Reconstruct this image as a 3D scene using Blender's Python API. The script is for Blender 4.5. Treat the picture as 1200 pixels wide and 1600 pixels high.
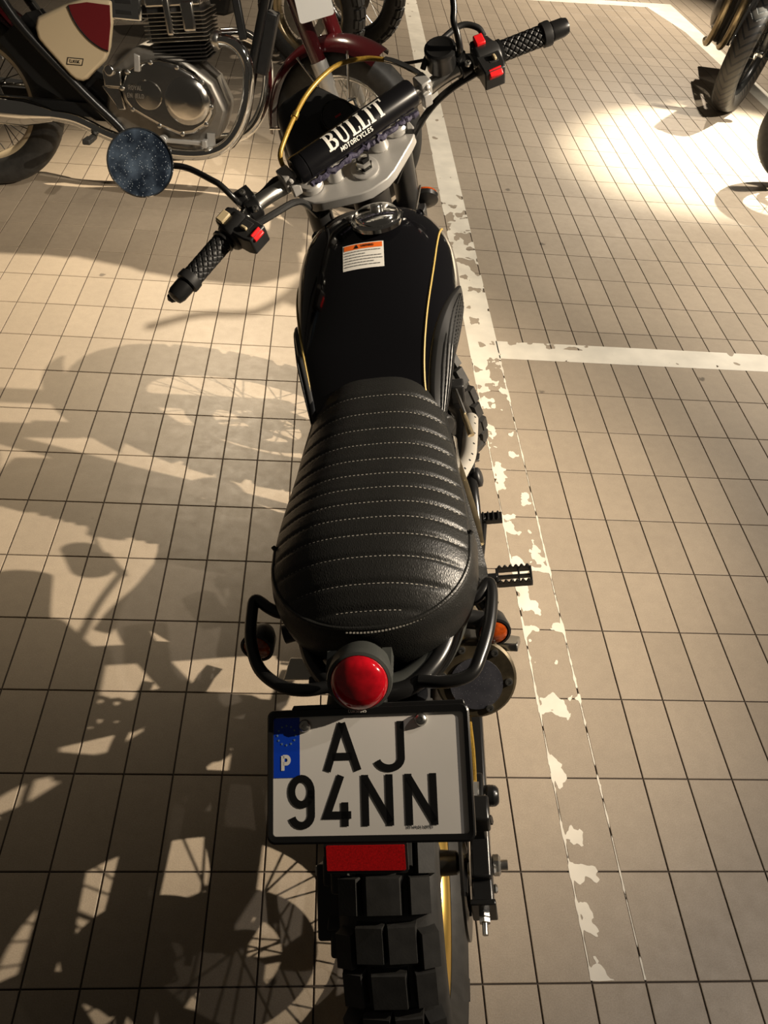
import bpy, math, random
from math import sin, cos, pi, radians, sqrt, atan2, exp
from mathutils import Vector, Matrix, noise
for o in list(bpy.data.objects): bpy.data.objects.remove(o, do_unlink=True)
SC = bpy.context.scene
COL = SC.collection
random.seed(7)

# ------------------------------------------------------------------ camera
cam = bpy.data.objects.new('camera', bpy.data.cameras.new('camera')); COL.objects.link(cam)
fw = Vector((0.08105109, 0.71550462, -0.69389038)).normalized()
rt = Vector((0.99612532, -0.03430845, 0.08097704)); rt = (rt - fw * rt.dot(fw)).normalized()
up = rt.cross(fw).normalized()
CM = Matrix((rt, up, -fw)).transposed().to_4x4(); CM.translation = (-0.52523, -0.47822, 1.62818)
cam.matrix_world = CM
cam.data.sensor_fit = 'VERTICAL'; cam.data.sensor_height = 32.0; cam.data.lens = 1312.07 * 32 / 1600
cam.data.clip_start = 0.05
SC.camera = cam
# ------------------------------------------------------------------ world, lights, exposure
w = bpy.data.worlds.new('world'); SC.world = w; w.use_nodes = True
bg = w.node_tree.nodes['Background']; bg.inputs[0].default_value = (1.0, 0.86, 0.68, 1); bg.inputs[1].default_value = 0.03
SC.view_settings.view_transform = 'Standard'; SC.view_settings.look = 'None'
SC.view_settings.exposure = 0.0; SC.view_settings.gamma = 1.0; SC.view_settings.use_curve_mapping = False
def spot(loc, aim, watts, ang, blend, rad=0.03, colr=(1.0, 0.83, 0.62)):
    l = bpy.data.lights.new('spot_lamp', 'SPOT'); l.energy = watts; l.spot_size = radians(ang); l.spot_blend = blend
    l.shadow_soft_size = rad; l.color = colr
    o = bpy.data.objects.new('spot_lamp', l); COL.objects.link(o); o.location = loc
    o.rotation_euler = (Vector(aim) - Vector(loc)).to_track_quat('-Z', 'Y').to_euler()
    return o
spot((2.70, 0.33, 2.85), (-1.6, 1.45, 0), 1400, 47, 0.9, 0.02, (1.0, 0.85, 0.66))
spot((1.50, 0.90, 2.85), (1.2, 0.3, 0), 88, 116, 0.9, 0.02, (1.0, 0.91, 0.82))
spot((1.80, -0.50, 2.85), (1.0, -0.3, 0), 130, 62, 1.0, 0.02, (1.0, 0.91, 0.82))
spot((3.30, 5.60, 2.85), (1.62, 4.15, 0), 3900, 25, 0.8, 0.03, (1.0, 0.93, 0.74))
spot((-1.10, 4.60, 2.85), (-1.3, 2.6, 0), 820, 50, 1.0, 0.03, (1.0, 0.84, 0.62))
spot((2.60, 7.60, 2.85), (1.1, 6.4, 0), 820, 74, 0.8, 0.03, (1.0, 0.87, 0.70))
spot((3.30, 3.00, 2.85), (2.0, 3.1, 0), 1050, 76, 1.0, 0.03, (1.0, 0.90, 0.76))
spot((0.60, 1.50, 2.85), (-0.8, 3.35, 0.5), 260, 42, 1.0, 0.03, (1.0, 0.90, 0.76))

# ------------------------------------------------------------------ materials
def mat(name, col, rough=0.5, metal=0.0, spec=0.5, coat=0.0, bump=None, vary=None, emit=None, trans=0.0, alpha=None):
    m = bpy.data.materials.new(name); m.use_nodes = True; nt = m.node_tree; b = nt.nodes['Principled BSDF']
    b.inputs['Base Color'].default_value = (*col, 1); b.inputs['Roughness'].default_value = rough
    b.inputs['Metallic'].default_value = metal; b.inputs['Specular IOR Level'].default_value = spec
    b.inputs['Coat Weight'].default_value = coat; b.inputs['Transmission Weight'].default_value = trans
    tc = nt.nodes.new('ShaderNodeTexCoord')
    if vary:                                   # (scale, amount): blotchy tone
        n = nt.nodes.new('ShaderNodeTexNoise'); n.inputs['Scale'].default_value = vary[0]; n.inputs['Detail'].default_value = 6
        nt.links.new(tc.outputs['Object'], n.inputs['Vector'])
        r = nt.nodes.new('ShaderNodeMapRange'); r.inputs['From Min'].default_value = .3; r.inputs['From Max'].default_value = .7
        r.inputs['To Min'].default_value = 1 - vary[1]; r.inputs['To Max'].default_value = 1 + vary[1]
        nt.links.new(n.outputs['Fac'], r.inputs['Value'])
        x = nt.nodes.new('ShaderNodeMix'); x.data_type = 'RGBA'; x.blend_type = 'MULTIPLY'; x.inputs['Factor'].default_value = 1
        x.inputs['A'].default_value = (*col, 1); nt.links.new(r.outputs[0], x.inputs['B'])
        nt.links.new(x.outputs['Result'], b.inputs['Base Color'])
    if bump:                                   # (scale, strength, distance)
        n = nt.nodes.new('ShaderNodeTexNoise'); n.inputs['Scale'].default_value = bump[0]; n.inputs['Detail'].default_value = 4
        nt.links.new(tc.outputs['Object'], n.inputs['Vector'])
        bp = nt.nodes.new('ShaderNodeBump'); bp.inputs['Strength'].default_value = bump[1]; bp.inputs['Distance'].default_value = bump[2]
        nt.links.new(n.outputs['Fac'], bp.inputs['Height']); nt.links.new(bp.outputs[0], b.inputs['Normal'])
    return m
M = {
 'paint_black': mat('gloss_black_paint', (.004, .004, .005), .12, coat=.6),
 'black_metal': mat('black_powder_coat', (.010, .010, .010), .28),
 'satin_black': mat('satin_black_plastic', (.016, .016, .016), .42, vary=(30, .2)),
 'grey_plastic': mat('charcoal_plastic', (.045, .048, .044), .42, vary=(20, .15)),
 'rubber': mat('tyre_rubber', (.028, .027, .025), .60, vary=(40, .3), bump=(300, .2, .0005)),
 'rubber_dark': mat('tyre_sidewall', (.016, .016, .015), .6, vary=(25, .3)),
 'pad_rubber': mat('knee_pad_rubber', (.014, .014, .014), .45),
 'chrome': mat('chrome', (.82, .82, .80), .08, 1.0),
 'steel': mat('brushed_steel', (.55, .54, .51), .30, 1.0, vary=(40, .12)),
 'alloy': mat('cast_alloy', (.50, .49, .47), .33, .5, vary=(15, .08)),
 'dull_alloy': mat('dull_engine_alloy', (.30, .28, .25), .42, .8, vary=(12, .25)),
 'dark_engine': mat('dark_engine_casting', (.025, .023, .021), .5, .3, vary=(10, .4)),
 'pad_vinyl': mat('black_pad_vinyl', (.005, .005, .006), .26, spec=.3),
 'polished': mat('polished_engine_metal', (.62, .60, .56), .17, 1.0, vary=(9, .12), bump=(14, .12, .004)),
 'gold': mat('gold_anodised_rim', (.78, .52, .14), .28, .9),
 'gold_hose': mat('gold_brake_hose', (.34, .21, .035), .35, .2, vary=(400, .25)),
 'gold_stripe': mat('gold_pinstripe', (.48, .34, .10), .35),
 'tinted_pipe': mat('heat_tinted_exhaust', (.42, .34, .21), .3, .9, vary=(18, .35)),
 'red': mat('red_switch', (.72, .015, .018), .35),
 'red_lens': mat('red_lens', (.42, .003, .010), .12, coat=1.0, vary=(90, .25)),
 'red_reflector': mat('red_reflector', (.62, .004, .006), .25, coat=.6, vary=(500, .3)),
 'amber': mat('amber_lens', (.36, .055, .006), .12, coat=1.0, vary=(150, .4)),
 'orange': mat('orange_print', (.85, .16, .02), .4),
 'white': mat('white_print', (.80, .78, .72), .4),
 'cream': mat('cream_switch', (.42, .34, .20), .45),
 'cream_paint': mat('cream_body_paint', (.55, .45, .30), .22, coat=.7),
 'maroon': mat('maroon_body_paint', (.038, .004, .005), .15, coat=.8),
 'maroon_red': mat('maroon_fork_paint', (.13, .012, .015), .2, coat=.6),
 'plate': mat('plate_reflective_white', (.78, .75, .70), .35, vary=(6, .06)),
 'plate_blue': mat('plate_blue', (.004, .055, .55), .35),
 'ink': mat('plate_black_ink', (.008, .008, .008), .35),
 'ink_grey': mat('small_grey_print', (.12, .12, .12), .5),
 'star': mat('plate_star_yellow', (.18, .30, .40), .5),
 'purple': mat('navy_webbing', (.030, .026, .055), .7, vary=(90, .5), bump=(200, 1, .002)),
 'thread': mat('grey_thread', (.36, .34, .30), .7),
 'mesh_plate': mat('heat_shield_silver', (.72, .68, .60), .35, .6),
 'hole': mat('dark_hole', (.006, .006, .006), .8),
 'dirty_cap': mat('weathered_bronze_cap', (.085, .068, .042), .42, .6, vary=(25, .6)),
 'white_paint': mat('floor_paint', (.82, .76, .64), .5, vary=(9, .12)),
 'tag_white': mat('white_tag', (.85, .84, .80), .5),
 'orange_cable': mat('orange_cable', (.75, .14, .03), .5),
}
def leather():
    m = mat('black_leather', (.014, .014, .013), .40, spec=.5)
    nt = m.node_tree; b = nt.nodes['Principled BSDF']; tc = nt.nodes.new('ShaderNodeTexCoord')
    v = nt.nodes.new('ShaderNodeTexVoronoi'); v.inputs['Scale'].default_value = 260; v.feature = 'DISTANCE_TO_EDGE'
    mp = nt.nodes.new('ShaderNodeMapping'); mp.inputs['Scale'].default_value = (1.4, .7, 1)
    n = nt.nodes.new('ShaderNodeTexNoise'); n.inputs['Scale'].default_value = 60; n.inputs['Detail'].default_value = 5
    nt.links.new(tc.outputs['Object'], n.inputs['Vector'])
    nt.links.new(tc.outputs['Object'], mp.inputs['Vector']); nt.links.new(mp.outputs[0], v.inputs['Vector'])
    a = nt.nodes.new('ShaderNodeMath'); a.operation = 'ADD'
    nt.links.new(v.outputs['Distance'], a.inputs[0]); nt.links.new(n.outputs['Fac'], a.inputs[1])
    bp = nt.nodes.new('ShaderNodeBump'); bp.inputs['Strength'].default_value = .5; bp.inputs['Distance'].default_value = .0010
    nt.links.new(a.outputs[0], bp.inputs['Height']); nt.links.new(bp.outputs[0], b.inputs['Normal'])
    return m
M['leather'] = leather()
def speckled(name, base, speck, scale, thr, rough, metal=0.0, cloud=None):
    m = mat(name, base, rough, metal); nt = m.node_tree; b = nt.nodes['Principled BSDF']; tc = nt.nodes.new('ShaderNodeTexCoord')
    v = nt.nodes.new('ShaderNodeTexVoronoi'); v.inputs['Scale'].default_value = scale
    nt.links.new(tc.outputs['Object'], v.inputs['Vector'])
    lt = nt.nodes.new('ShaderNodeMath'); lt.operation = 'LESS_THAN'; lt.inputs[1].default_value = thr
    nt.links.new(v.outputs['Distance'], lt.inputs[0])
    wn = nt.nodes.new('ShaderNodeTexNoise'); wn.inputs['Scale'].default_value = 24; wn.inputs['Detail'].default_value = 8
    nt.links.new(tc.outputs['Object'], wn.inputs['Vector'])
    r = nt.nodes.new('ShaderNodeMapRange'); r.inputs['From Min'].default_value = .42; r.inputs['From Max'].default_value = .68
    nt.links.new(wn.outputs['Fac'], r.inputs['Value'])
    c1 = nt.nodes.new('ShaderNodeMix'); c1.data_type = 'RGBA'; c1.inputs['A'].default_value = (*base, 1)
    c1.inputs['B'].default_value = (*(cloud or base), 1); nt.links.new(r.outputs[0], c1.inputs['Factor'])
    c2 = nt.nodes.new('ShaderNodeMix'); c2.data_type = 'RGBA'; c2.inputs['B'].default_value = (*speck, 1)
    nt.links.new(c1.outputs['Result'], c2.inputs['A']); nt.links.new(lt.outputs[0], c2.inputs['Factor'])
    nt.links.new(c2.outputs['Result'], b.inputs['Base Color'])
    return m
M['mirror'] = speckled('dusty_mirror_painted_reflection', (.012, .018, .030), (.45, .52, .60), 300, .17, .13, .4, (.10, .14, .20))  # dust specks over blue clouding that paints in the reflected ceiling
M['disc_dust'] = speckled('speckled_muffler_plate', (.045, .046, .058), (.20, .20, .22), 300, .15, .5, .3, (.085, .085, .10))
def chevron():
    m = mat('chevron_tread_rubber', (.040, .034, .028), .5); nt = m.node_tree; b = nt.nodes['Principled BSDF']
    tc = nt.nodes.new('ShaderNodeTexCoord'); sp = nt.nodes.new('ShaderNodeSeparateXYZ'); nt.links.new(tc.outputs['Object'], sp.inputs[0])
    def mt(op, a, bb=None):
        x = nt.nodes.new('ShaderNodeMath'); x.operation = op
        for i, q in enumerate((a, bb)):
            if q is None: continue
            if isinstance(q, (int, float)): x.inputs[i].default_value = q
            else: nt.links.new(q, x.inputs[i])
        return x.outputs[0]
    ang = mt('ARCTAN2', sp.outputs[2], sp.outputs[1]); ax = mt('ABSOLUTE', sp.outputs[0])
    ph = mt('ADD', mt('MULTIPLY', ang, 46.0), mt('MULTIPLY', ax, -150.0)); s = mt('SINE', ph)
    g = mt('GREATER_THAN', s, .55)
    mx = nt.nodes.new('ShaderNodeMix'); mx.data_type = 'RGBA'; mx.inputs['A'].default_value = (.030, .025, .020, 1); mx.inputs['B'].default_value = (.006, .006, .006, 1)
    nt.links.new(g, mx.inputs['Factor']); nt.links.new(mx.outputs['Result'], b.inputs['Base Color'])
    bp = nt.nodes.new('ShaderNodeBump'); bp.inputs['Distance'].default_value = .004; bp.invert = True
    nt.links.new(g, bp.inputs['Height']); nt.links.new(bp.outputs[0], b.inputs['Normal'])
    return m
M['chevron'] = chevron()
def tile_material():
    m = mat('glazed_floor_tile', (.36, .29, .21), .38, spec=.32); nt = m.node_tree; b = nt.nodes['Principled BSDF']
    L = nt.links.new; g = nt.nodes.new('ShaderNodeNewGeometry')
    def node(t, **k):
        n = nt.nodes.new(t)
        for a, v_ in k.items(): n.inputs[a.replace('_', ' ')].default_value = v_
        return n
    sn = nt.nodes.new('ShaderNodeVectorMath'); sn.operation = 'DIVIDE'; sn.inputs[1].default_value = (.1, .2, 1)
    L(g.outputs['Position'], sn.inputs[0]); fl = nt.nodes.new('ShaderNodeVectorMath'); fl.operation = 'FLOOR'; L(sn.outputs[0], fl.inputs[0])
    mz = nt.nodes.new('ShaderNodeVectorMath'); mz.operation = 'MULTIPLY'; mz.inputs[1].default_value = (1, 1, 0); L(fl.outputs[0], mz.inputs[0])
    wn = nt.nodes.new('ShaderNodeTexWhiteNoise'); L(mz.outputs[0], wn.inputs['Vector'])
    big = node('ShaderNodeTexNoise', Scale=2.2, Detail=6.0); L(g.outputs['Position'], big.inputs['Vector'])
    fine = node('ShaderNodeTexNoise', Scale=420.0, Detail=3.0); L(g.outputs['Position'], fine.inputs['Vector'])
    med = node('ShaderNodeTexNoise', Scale=28.0, Detail=8.0, Roughness=.7); L(g.outputs['Position'], med.inputs['Vector'])
    def rng(src, a, b_, c, d):
        r = node('ShaderNodeMapRange'); r.inputs['From Min'].default_value = a; r.inputs['From Max'].default_value = b_
        r.inputs['To Min'].default_value = c; r.inputs['To Max'].default_value = d; L(src, r.inputs['Value']); return r.outputs[0]
    def mul(x, y):
        q = nt.nodes.new('ShaderNodeMath'); q.operation = 'MULTIPLY'; L(x, q.inputs[0]); L(y, q.inputs[1]); return q.outputs[0]
    k = mul(mul(rng(wn.outputs['Value'], 0, 1, .93, 1.06), rng(big.outputs['Fac'], .3, .7, .92, 1.07)),
            mul(rng(fine.outputs['Fac'], .3, .7, .88, 1.10), rng(med.outputs['Fac'], .3, .75, 1.04, .90)))
    st = node('ShaderNodeTexNoise', Scale=6.0, Detail=10.0, Roughness=.75); L(g.outputs['Position'], st.inputs['Vector'])
    k = mul(k, rng(st.outputs['Fac'], .66, .74, 1.0, .72))
    vo = node('ShaderNodeTexVoronoi', Scale=3.2); wp = node('ShaderNodeTexNoise', Scale=60.0, Detail=3.0); L(g.outputs['Position'], wp.inputs['Vector'])
    av = nt.nodes.new('ShaderNodeVectorMath'); av.operation = 'MULTIPLY_ADD'; av.inputs[1].default_value = (.03, .03, 0); L(wp.outputs['Color'], av.inputs[0]); L(g.outputs['Position'], av.inputs[2])
    L(av.outputs[0], vo.inputs['Vector'])
    k = mul(k, rng(vo.outputs['Distance'], .030, .048, .45, 1.0))
    mx = nt.nodes.new('ShaderNodeMix'); mx.data_type = 'RGBA'; mx.blend_type = 'MULTIPLY'; mx.inputs['Factor'].default_value = 1
    mx.inputs['A'].default_value = (.40, .33, .25, 1); L(k, mx.inputs['B']); L(mx.outputs['Result'], b.inputs['Base Color'])
    L(rng(med.outputs['Fac'], .3, .7, .42, .52), b.inputs['Roughness'])
    bp = nt.nodes.new('ShaderNodeBump'); bp.inputs['Strength'].default_value = .15; bp.inputs['Distance'].default_value = .0006
    L(fine.outputs['Fac'], bp.inputs['Height']); L(bp.outputs[0], b.inputs['Normal'])
    return m
M['tile'] = tile_material()
M['grout'] = mat('dark_grout', (.050, .036, .026), .85, vary=(30, .3))

# ------------------------------------------------------------------ mesh helpers
def cat(pts, n=6, closed=False):
    P = [Vector(p) for p in pts]; out = []; N = len(P)
    if N < 3 and not closed: return P
    seg = N if closed else N - 1
    for i in range(seg):
        p1, p2 = P[i % N], P[(i + 1) % N]
        p0 = P[(i - 1) % N] if closed or i > 0 else p1 * 2 - p2
        p3 = P[(i + 2) % N] if closed or i + 2 < N else p2 * 2 - p1
        for k in range(n):
            t = k / n
            out.append(.5 * ((2 * p1) + (p2 - p0) * t + (2 * p0 - 5 * p1 + 4 * p2 - p3) * t * t + (3 * p1 - p0 - 3 * p2 + p3) * t ** 3))
    if not closed: out.append(P[-1])
    return out
def frame_of(d, hint=None):
    d = Vector(d).normalized(); h = Vector(hint) if hint else (Vector((0, 0, 1)) if abs(d.z) < .9 else Vector((0, 1, 0)))
    u = (h - d * h.dot(d)).normalized(); v = d.cross(u); return u, v, d
class MB:
    def __init__(s): s.v = []; s.f = []
    def add(s, vs, fs):
        o = len(s.v); s.v += [tuple(q) for q in vs]; s.f += [tuple(i + o for i in q) for q in fs]; return s
    def box(s, c, d, R=None):
        c = Vector(c); vs = []
        for x in (-.5, .5):
            for y in (-.5, .5):
                for z in (-.5, .5):
                    p = Vector((x * d[0], y * d[1], z * d[2])); p = (R @ p) if R is not None else p; vs.append(c + p)
        return s.add(vs, [(0, 1, 3, 2), (4, 6, 7, 5), (0, 4, 5, 1), (2, 3, 7, 6), (0, 2, 6, 4), (1, 5, 7, 3)])
    def tube(s, pts, r, n=10, sm=0, closed=False, flat=1.0):
        P = cat(pts, sm, closed) if sm else [Vector(p) for p in pts]
        N = len(P); rr = r if isinstance(r, (list, tuple)) else None
        vs = []; u = None
        for i, p in enumerate(P):
            a = P[(i + 1) % N] if closed or i + 1 < N else p; b = P[i - 1] if closed or i > 0 else p
            d = (a - b).normalized()
            if u is None: u, v, _ = frame_of(d)
            else: u = (u - d * u.dot(d)).normalized(); v = d.cross(u)
            if rr: t = i / (N - 1) * (len(rr) - 1); k = min(int(t), len(rr) - 2); q = rr[k] + (rr[k + 1] - rr[k]) * (t - k)
            else: q = r
            vs += [p + u * q * cos(2 * pi * j / n) + v * q * flat * sin(2 * pi * j / n) for j in range(n)]
        fs = []
        for i in range(N if closed else N - 1):
            a = i * n; b = ((i + 1) % N) * n
            fs += [(a + j, a + (j + 1) % n, b + (j + 1) % n, b + j) for j in range(n)]
        if not closed: fs += [tuple(range(n - 1, -1, -1)), tuple((N - 1) * n + j for j in range(n))]
        return s.add(vs, fs)
    def lathe(s, prof, o, ax, n=24, hint=None, caps=True):     # prof: (radius, height)
        u, v, d = frame_of(ax, hint); o = Vector(o); vs = []; fs = []
        for r, h in prof: vs += [o + d * h + (u * cos(2 * pi * j / n) + v * sin(2 * pi * j / n)) * max(r, 1e-5) for j in range(n)]
        for i in range(len(prof) - 1):
            a = i * n; b = a + n; fs += [(a + j, a + (j + 1) % n, b + (j + 1) % n, b + j) for j in range(n)]
        if caps: fs += [tuple(range(n - 1, -1, -1)), tuple((len(prof) - 1) * n + j for j in range(n))]
        return s.add(vs, fs)
    def prism(s, poly, o, u, v, h, taper=1.0):                # poly (a,b) in plane u,v ; extruded along u x v by h
        o, u, v = Vector(o), Vector(u), Vector(v); w_ = u.cross(v).normalized(); n = len(poly)
        ca = sum(p[0] for p in poly) / n; cb = sum(p[1] for p in poly) / n
        bot = [o + u * a + v * b for a, b in poly]
        top = [o + u * (ca + (a - ca) * taper) + v * (cb + (b - cb) * taper) + w_ * h for a, b in poly]
        return s.add(bot + top, [tuple(range(n - 1, -1, -1)), tuple(range(n, 2 * n))] + [(i, (i + 1) % n, n + (i + 1) % n, n + i) for i in range(n)])
    def grid(s, rows, closed=False):
        m_ = len(rows[0]); vs = [p for r in rows for p in r]; fs = []
        for i in range(len(rows) - 1):
            for j in range(m_ if closed else m_ - 1):
                fs.append((i * m_ + j, i * m_ + (j + 1) % m_, (i + 1) * m_ + (j + 1) % m_, (i + 1) * m_ + j))
        return s.add(vs, fs)
    def build(s, name, m, parent=None, smooth=True, bevel=0, ang=38, mw=None, segs=2):
        me = bpy.data.meshes.new(name); me.from_pydata(s.v, [], s.f); me.update()
        me.materials.append(M[m] if isinstance(m, str) else m)
        if smooth:
            me.polygons.foreach_set('use_smooth', [True] * len(me.polygons)); me.set_sharp_from_angle(angle=radians(ang))
        o = bpy.data.objects.new(name, me); COL.objects.link(o)
        if parent is not None: o.parent = parent
        if mw is not None: o.matrix_local = mw
        if bevel:
            b = o.modifiers.new('bevel', 'BEVEL'); b.width = bevel; b.segments = segs; b.limit_method = 'ANGLE'; b.angle_limit = radians(40)
        return o
def inst(src, parent, mw, name=None):
    o = src.copy(); COL.objects.link(o); o.parent = parent; o.matrix_local = mw
    if name: o.name = name
    return o
def thing(name, label, category, mw=None, group=None):
    o = bpy.data.objects.new(name, None); COL.objects.link(o); o.empty_display_size = .1
    if mw is not None: o.matrix_world = mw
    o['label'] = label; o['category'] = category
    if group: o['group'] = group
    return o
def lab(o, t): o['label'] = t; return o
def T(x, y, z): return Matrix.Translation((x, y, z))
def R(a, ax): return Matrix.Rotation(a, 4, ax)
def lerp(x, tab):
    if x <= tab[0][0]: return tab[0][1]
    for (a, b), (c, d) in zip(tab, tab[1:]):
        if x <= c:
            t = (x - a) / (c - a); return b + (d - b) * t
    return tab[-1][1]
def slerp(x, tab):      # smooth (catmull) lookup
    n = len(tab)
    if x <= tab[0][0]: return tab[0][1]
    if x >= tab[-1][0]: return tab[-1][1]
    for i in range(n - 1):
        a, b = tab[i], tab[i + 1]
        if x <= b[0]:
            t = (x - a[0]) / (b[0] - a[0]); h = b[0] - a[0]
            m0 = ((b[1] - tab[i - 1][1]) / (b[0] - tab[i - 1][0])) if i > 0 else (b[1] - a[1]) / h
            m1 = ((tab[i + 2][1] - a[1]) / (tab[i + 2][0] - a[0])) if i + 2 < n else (b[1] - a[1]) / h
            return (2 * t ** 3 - 3 * t * t + 1) * a[1] + (t ** 3 - 2 * t * t + t) * h * m0 + (-2 * t ** 3 + 3 * t * t) * b[1] + (t ** 3 - t * t) * h * m1

# ---- lettering: each glyph is a set of strokes (polylines) in a unit box 0..w x 0..1
def arc(cx, cy, rx, ry, a0, a1, n=12): return [(cx + rx * cos(radians(a0 + (a1 - a0) * i / n)), cy + ry * sin(radians(a0 + (a1 - a0) * i / n))) for i in range(n + 1)]
def stroke_polys(pts, w_, flat=True):
    out = []; P = [Vector(p) for p in pts]; L_ = []; R_ = []
    for i, p in enumerate(P):
        a = (P[i] - P[i - 1]).normalized() if i > 0 else None; b = (P[i + 1] - P[i]).normalized() if i + 1 < len(P) else None
        d = (a or b) if (a is None or b is None) else (a + b).normalized()
        k = 1 / max(.35, d.dot(b or a)); n = Vector((-d.y, d.x)) * w_ / 2 * k
        L_.append(p + n); R_.append(p - n)
    for i in range(len(P) - 1): out.append([L_[i], R_[i], R_[i + 1], L_[i + 1]])
    return out
def glyph(ch):
    w_ = .5
    G = {
    'A': [[(0.03, 0), (.29, 1)], [(.55, 0), (.29, 1)], [(.12, .30), (.46, .30)]],
    'J': [[(.44, 1), (.44, .24)] + arc(.235, .24, .205, .21, -8, -165, 10)],
    '9': [arc(.25, .70, .205, .26, 0, 360, 24), [(.455, .72), (.455, .24)] + arc(.25, .24, .205, .21, -8, -165, 10)],
    '4': [[(.33, 1), (.03, .22), (.53, .22)], [(.40, .47), (.40, 0)]],
    'N': [[(.06, 0), (.06, 1)], [(.06, .94), (.56, .06)], [(.56, 0), (.56, 1)]],
    'P': [[(.07, 0), (.07, 1)], [(.07, .94), (.32, .94)] + arc(.32, .70, .20, .24, 85, -85, 10) + [(.07, .46)]],
    'M': [[(.05, 0), (.05, 1)], [(.05, .98), (.33, .25)], [(.61, .98), (.33, .25)], [(.61, 0), (.61, 1)]],
    'O': [arc(.30, .5, .25, .44, 0, 360, 20)],
    'T': [[(.0, .93), (.56, .93)], [(.28, .93), (.28, 0)]],
    'R': [[(.07, 0), (.07, 1)], [(.07, .94), (.30, .94)] + arc(.30, .71, .19, .23, 85, -85, 8) + [(.07, .48)], [(.26, .48), (.52, 0)]],
    'C': [arc(.30, .5, .25, .44, 45, 315, 16)],
    'Y': [[(.0, 1), (.28, .48), (.56, 1)], [(.28, .5), (.28, 0)]],
    'L': [[(.07, 1), (.07, .07), (.46, .07)]],
    'E': [[(.07, 0), (.07, 1)], [(.07, .93), (.46, .93)], [(.07, .5), (.42, .5)], [(.07, .07), (.46, .07)]],
    'S': [arc(.26, .73, .19, .21, 35, 270, 10) + arc(.26, .27, .20, .22, 90, -145, 10)],
    'I': [[(.09, 0), (.09, 1)]],
    'U': [[(.07, 1), (.07, .3)] + arc(.28, .28, .21, .22, 180, 360, 10) + [(.49, 1)]],
    'D': [[(.07, 0), (.07, 1)], [(.07, .93), (.24, .93)] + arc(.24, .5, .25, .43, 85, -85, 10) + [(.07, .07)]],
    }
    G['W'] = [[(0, 1), (.17, .03), (.33, .8), (.49, .03), (.66, 1)]]
    G['H'] = [[(.07, 0), (.07, 1)], [(.49, 0), (.49, 1)], [(.07, .5), (.49, .5)]]
    G['-'] = [[(.08, .45), (.40, .45)]]; G['0'] = [arc(.26, .5, .2, .44, 0, 360, 16)]
    G['7'] = [[(.03, .93), (.46, .93), (.18, 0)]]; G['8'] = [arc(.26, .73, .17, .21, 0, 360, 12), arc(.26, .27, .2, .22, 0, 360, 12)]
    G['3'] = [arc(.24, .73, .18, .21, 140, -90, 8) + arc(.24, .27, .2, .22, 90, -140, 8)]
    G['V'] = [[(0, 1), (.28, .02), (.56, 1)]]; G['G'] = [arc(.30, .5, .25, .44, 45, 340, 16) + [(.55, .45), (.32, .45)]]
    return G.get(ch, [])
ADV = {'A': .62, 'J': .60, '9': .58, '4': .64, 'N': .70, 'P': .62, 'M': .74, 'O': .68, 'T': .64, 'R': .64, 'C': .62, 'Y': .62, 'L': .54, 'E': .56, 'S': .56, 'I': .26, 'U': .64, 'D': .64, ' ': .4, 'W': .74, 'H': .64, '-': .5, '0': .56, '7': .54, '8': .56, '3': .54, 'V': .62, 'G': .68}
def text_polys(s, h, wt, x0=0, y0=0, sx=1.0, track=0.0, sub=0):
    out = []; x = 0
    for ch in s:
        for st in glyph(ch):
            P = [Vector((x0 + (x + a) * h * sx, y0 + b * h)) for a, b in st]
            if sub:
                Q = [P[0]]
                for a, b in zip(P, P[1:]):
                    k = max(1, int((b - a).length / sub)); Q += [a + (b - a) * (i + 1) / k for i in range(k)]
                P = Q
            out += stroke_polys(P, wt)
        x += ADV.get(ch, .5) + track
    return out, x * h * sx
def polys_mesh(polys, fn, name, m, parent, mw=None):
    b = MB()
    for p in polys: b.add([fn(q[0], q[1]) for q in p], [tuple(range(len(p)))])
    return b.build(name, m, parent, smooth=False, mw=mw)

# ------------------------------------------------------------------ the floor: tiles 10 x 20 cm, painted bay lines
floor = MB().add([(-5, -2.2, -.003), (6.5, -2.2, -.003), (6.5, 12, -.003), (-5, 12, -.003)], [(0, 1, 2, 3)]).build('floor', 'grout', smooth=False)
floor['kind'] = 'structure'
def tile_geo(gap=.0016, ch=.0010, w_=.1, h_=.2):
    a0, a1, b0, b1 = gap, w_ - gap, gap, h_ - gap
    o_ = [(a0, b0, -.0028), (a1, b0, -.0028), (a1, b1, -.0028), (a0, b1, -.0028)]
    m_ = [(a0, b0, -ch * .7), (a1, b0, -ch * .7), (a1, b1, -ch * .7), (a0, b1, -ch * .7)]
    t_ = [(a0 + ch, b0 + ch, 0), (a1 - ch, b0 + ch, 0), (a1 - ch, b1 - ch, 0), (a0 + ch, b1 - ch, 0)]
    fs = [(8, 9, 10, 11)]
    for k in (0, 4): fs += [(k + i, k + (i + 1) % 4, k + 4 + (i + 1) % 4, k + 4 + i) for i in range(4)]
    return o_ + m_ + t_, fs
TV, TF = tile_geo()
CMi = CM.inverted()
def to_px(p):
    c = CMi @ Vector(p)
    if c.z > -.05: return None
    return 600 + 1312.07 * c.x / -c.z, 800 - 1312.07 * c.y / -c.z, -c.z
cells = []
for i in range(-50, 65):
    for j in range(-11, 60):
        q = to_px((i * .1 + .05, j * .2 + .1, 0))
        if q and -60 < q[0] < 1260 and -60 < q[1] < 1660:
            hid = (430 < q[0] < 740 and 330 < q[1] < 1330)
            cells.append((q[2] + (6 if hid else 0), i, j))
        elif -1.9 < i * .1 < 1.7 and -1 < j * .2 < 3: cells.append((90, i, j))
        elif j * .2 > -1: cells.append((99, i, j))
cells.sort()
tproto = None; stuff = MB()
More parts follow.
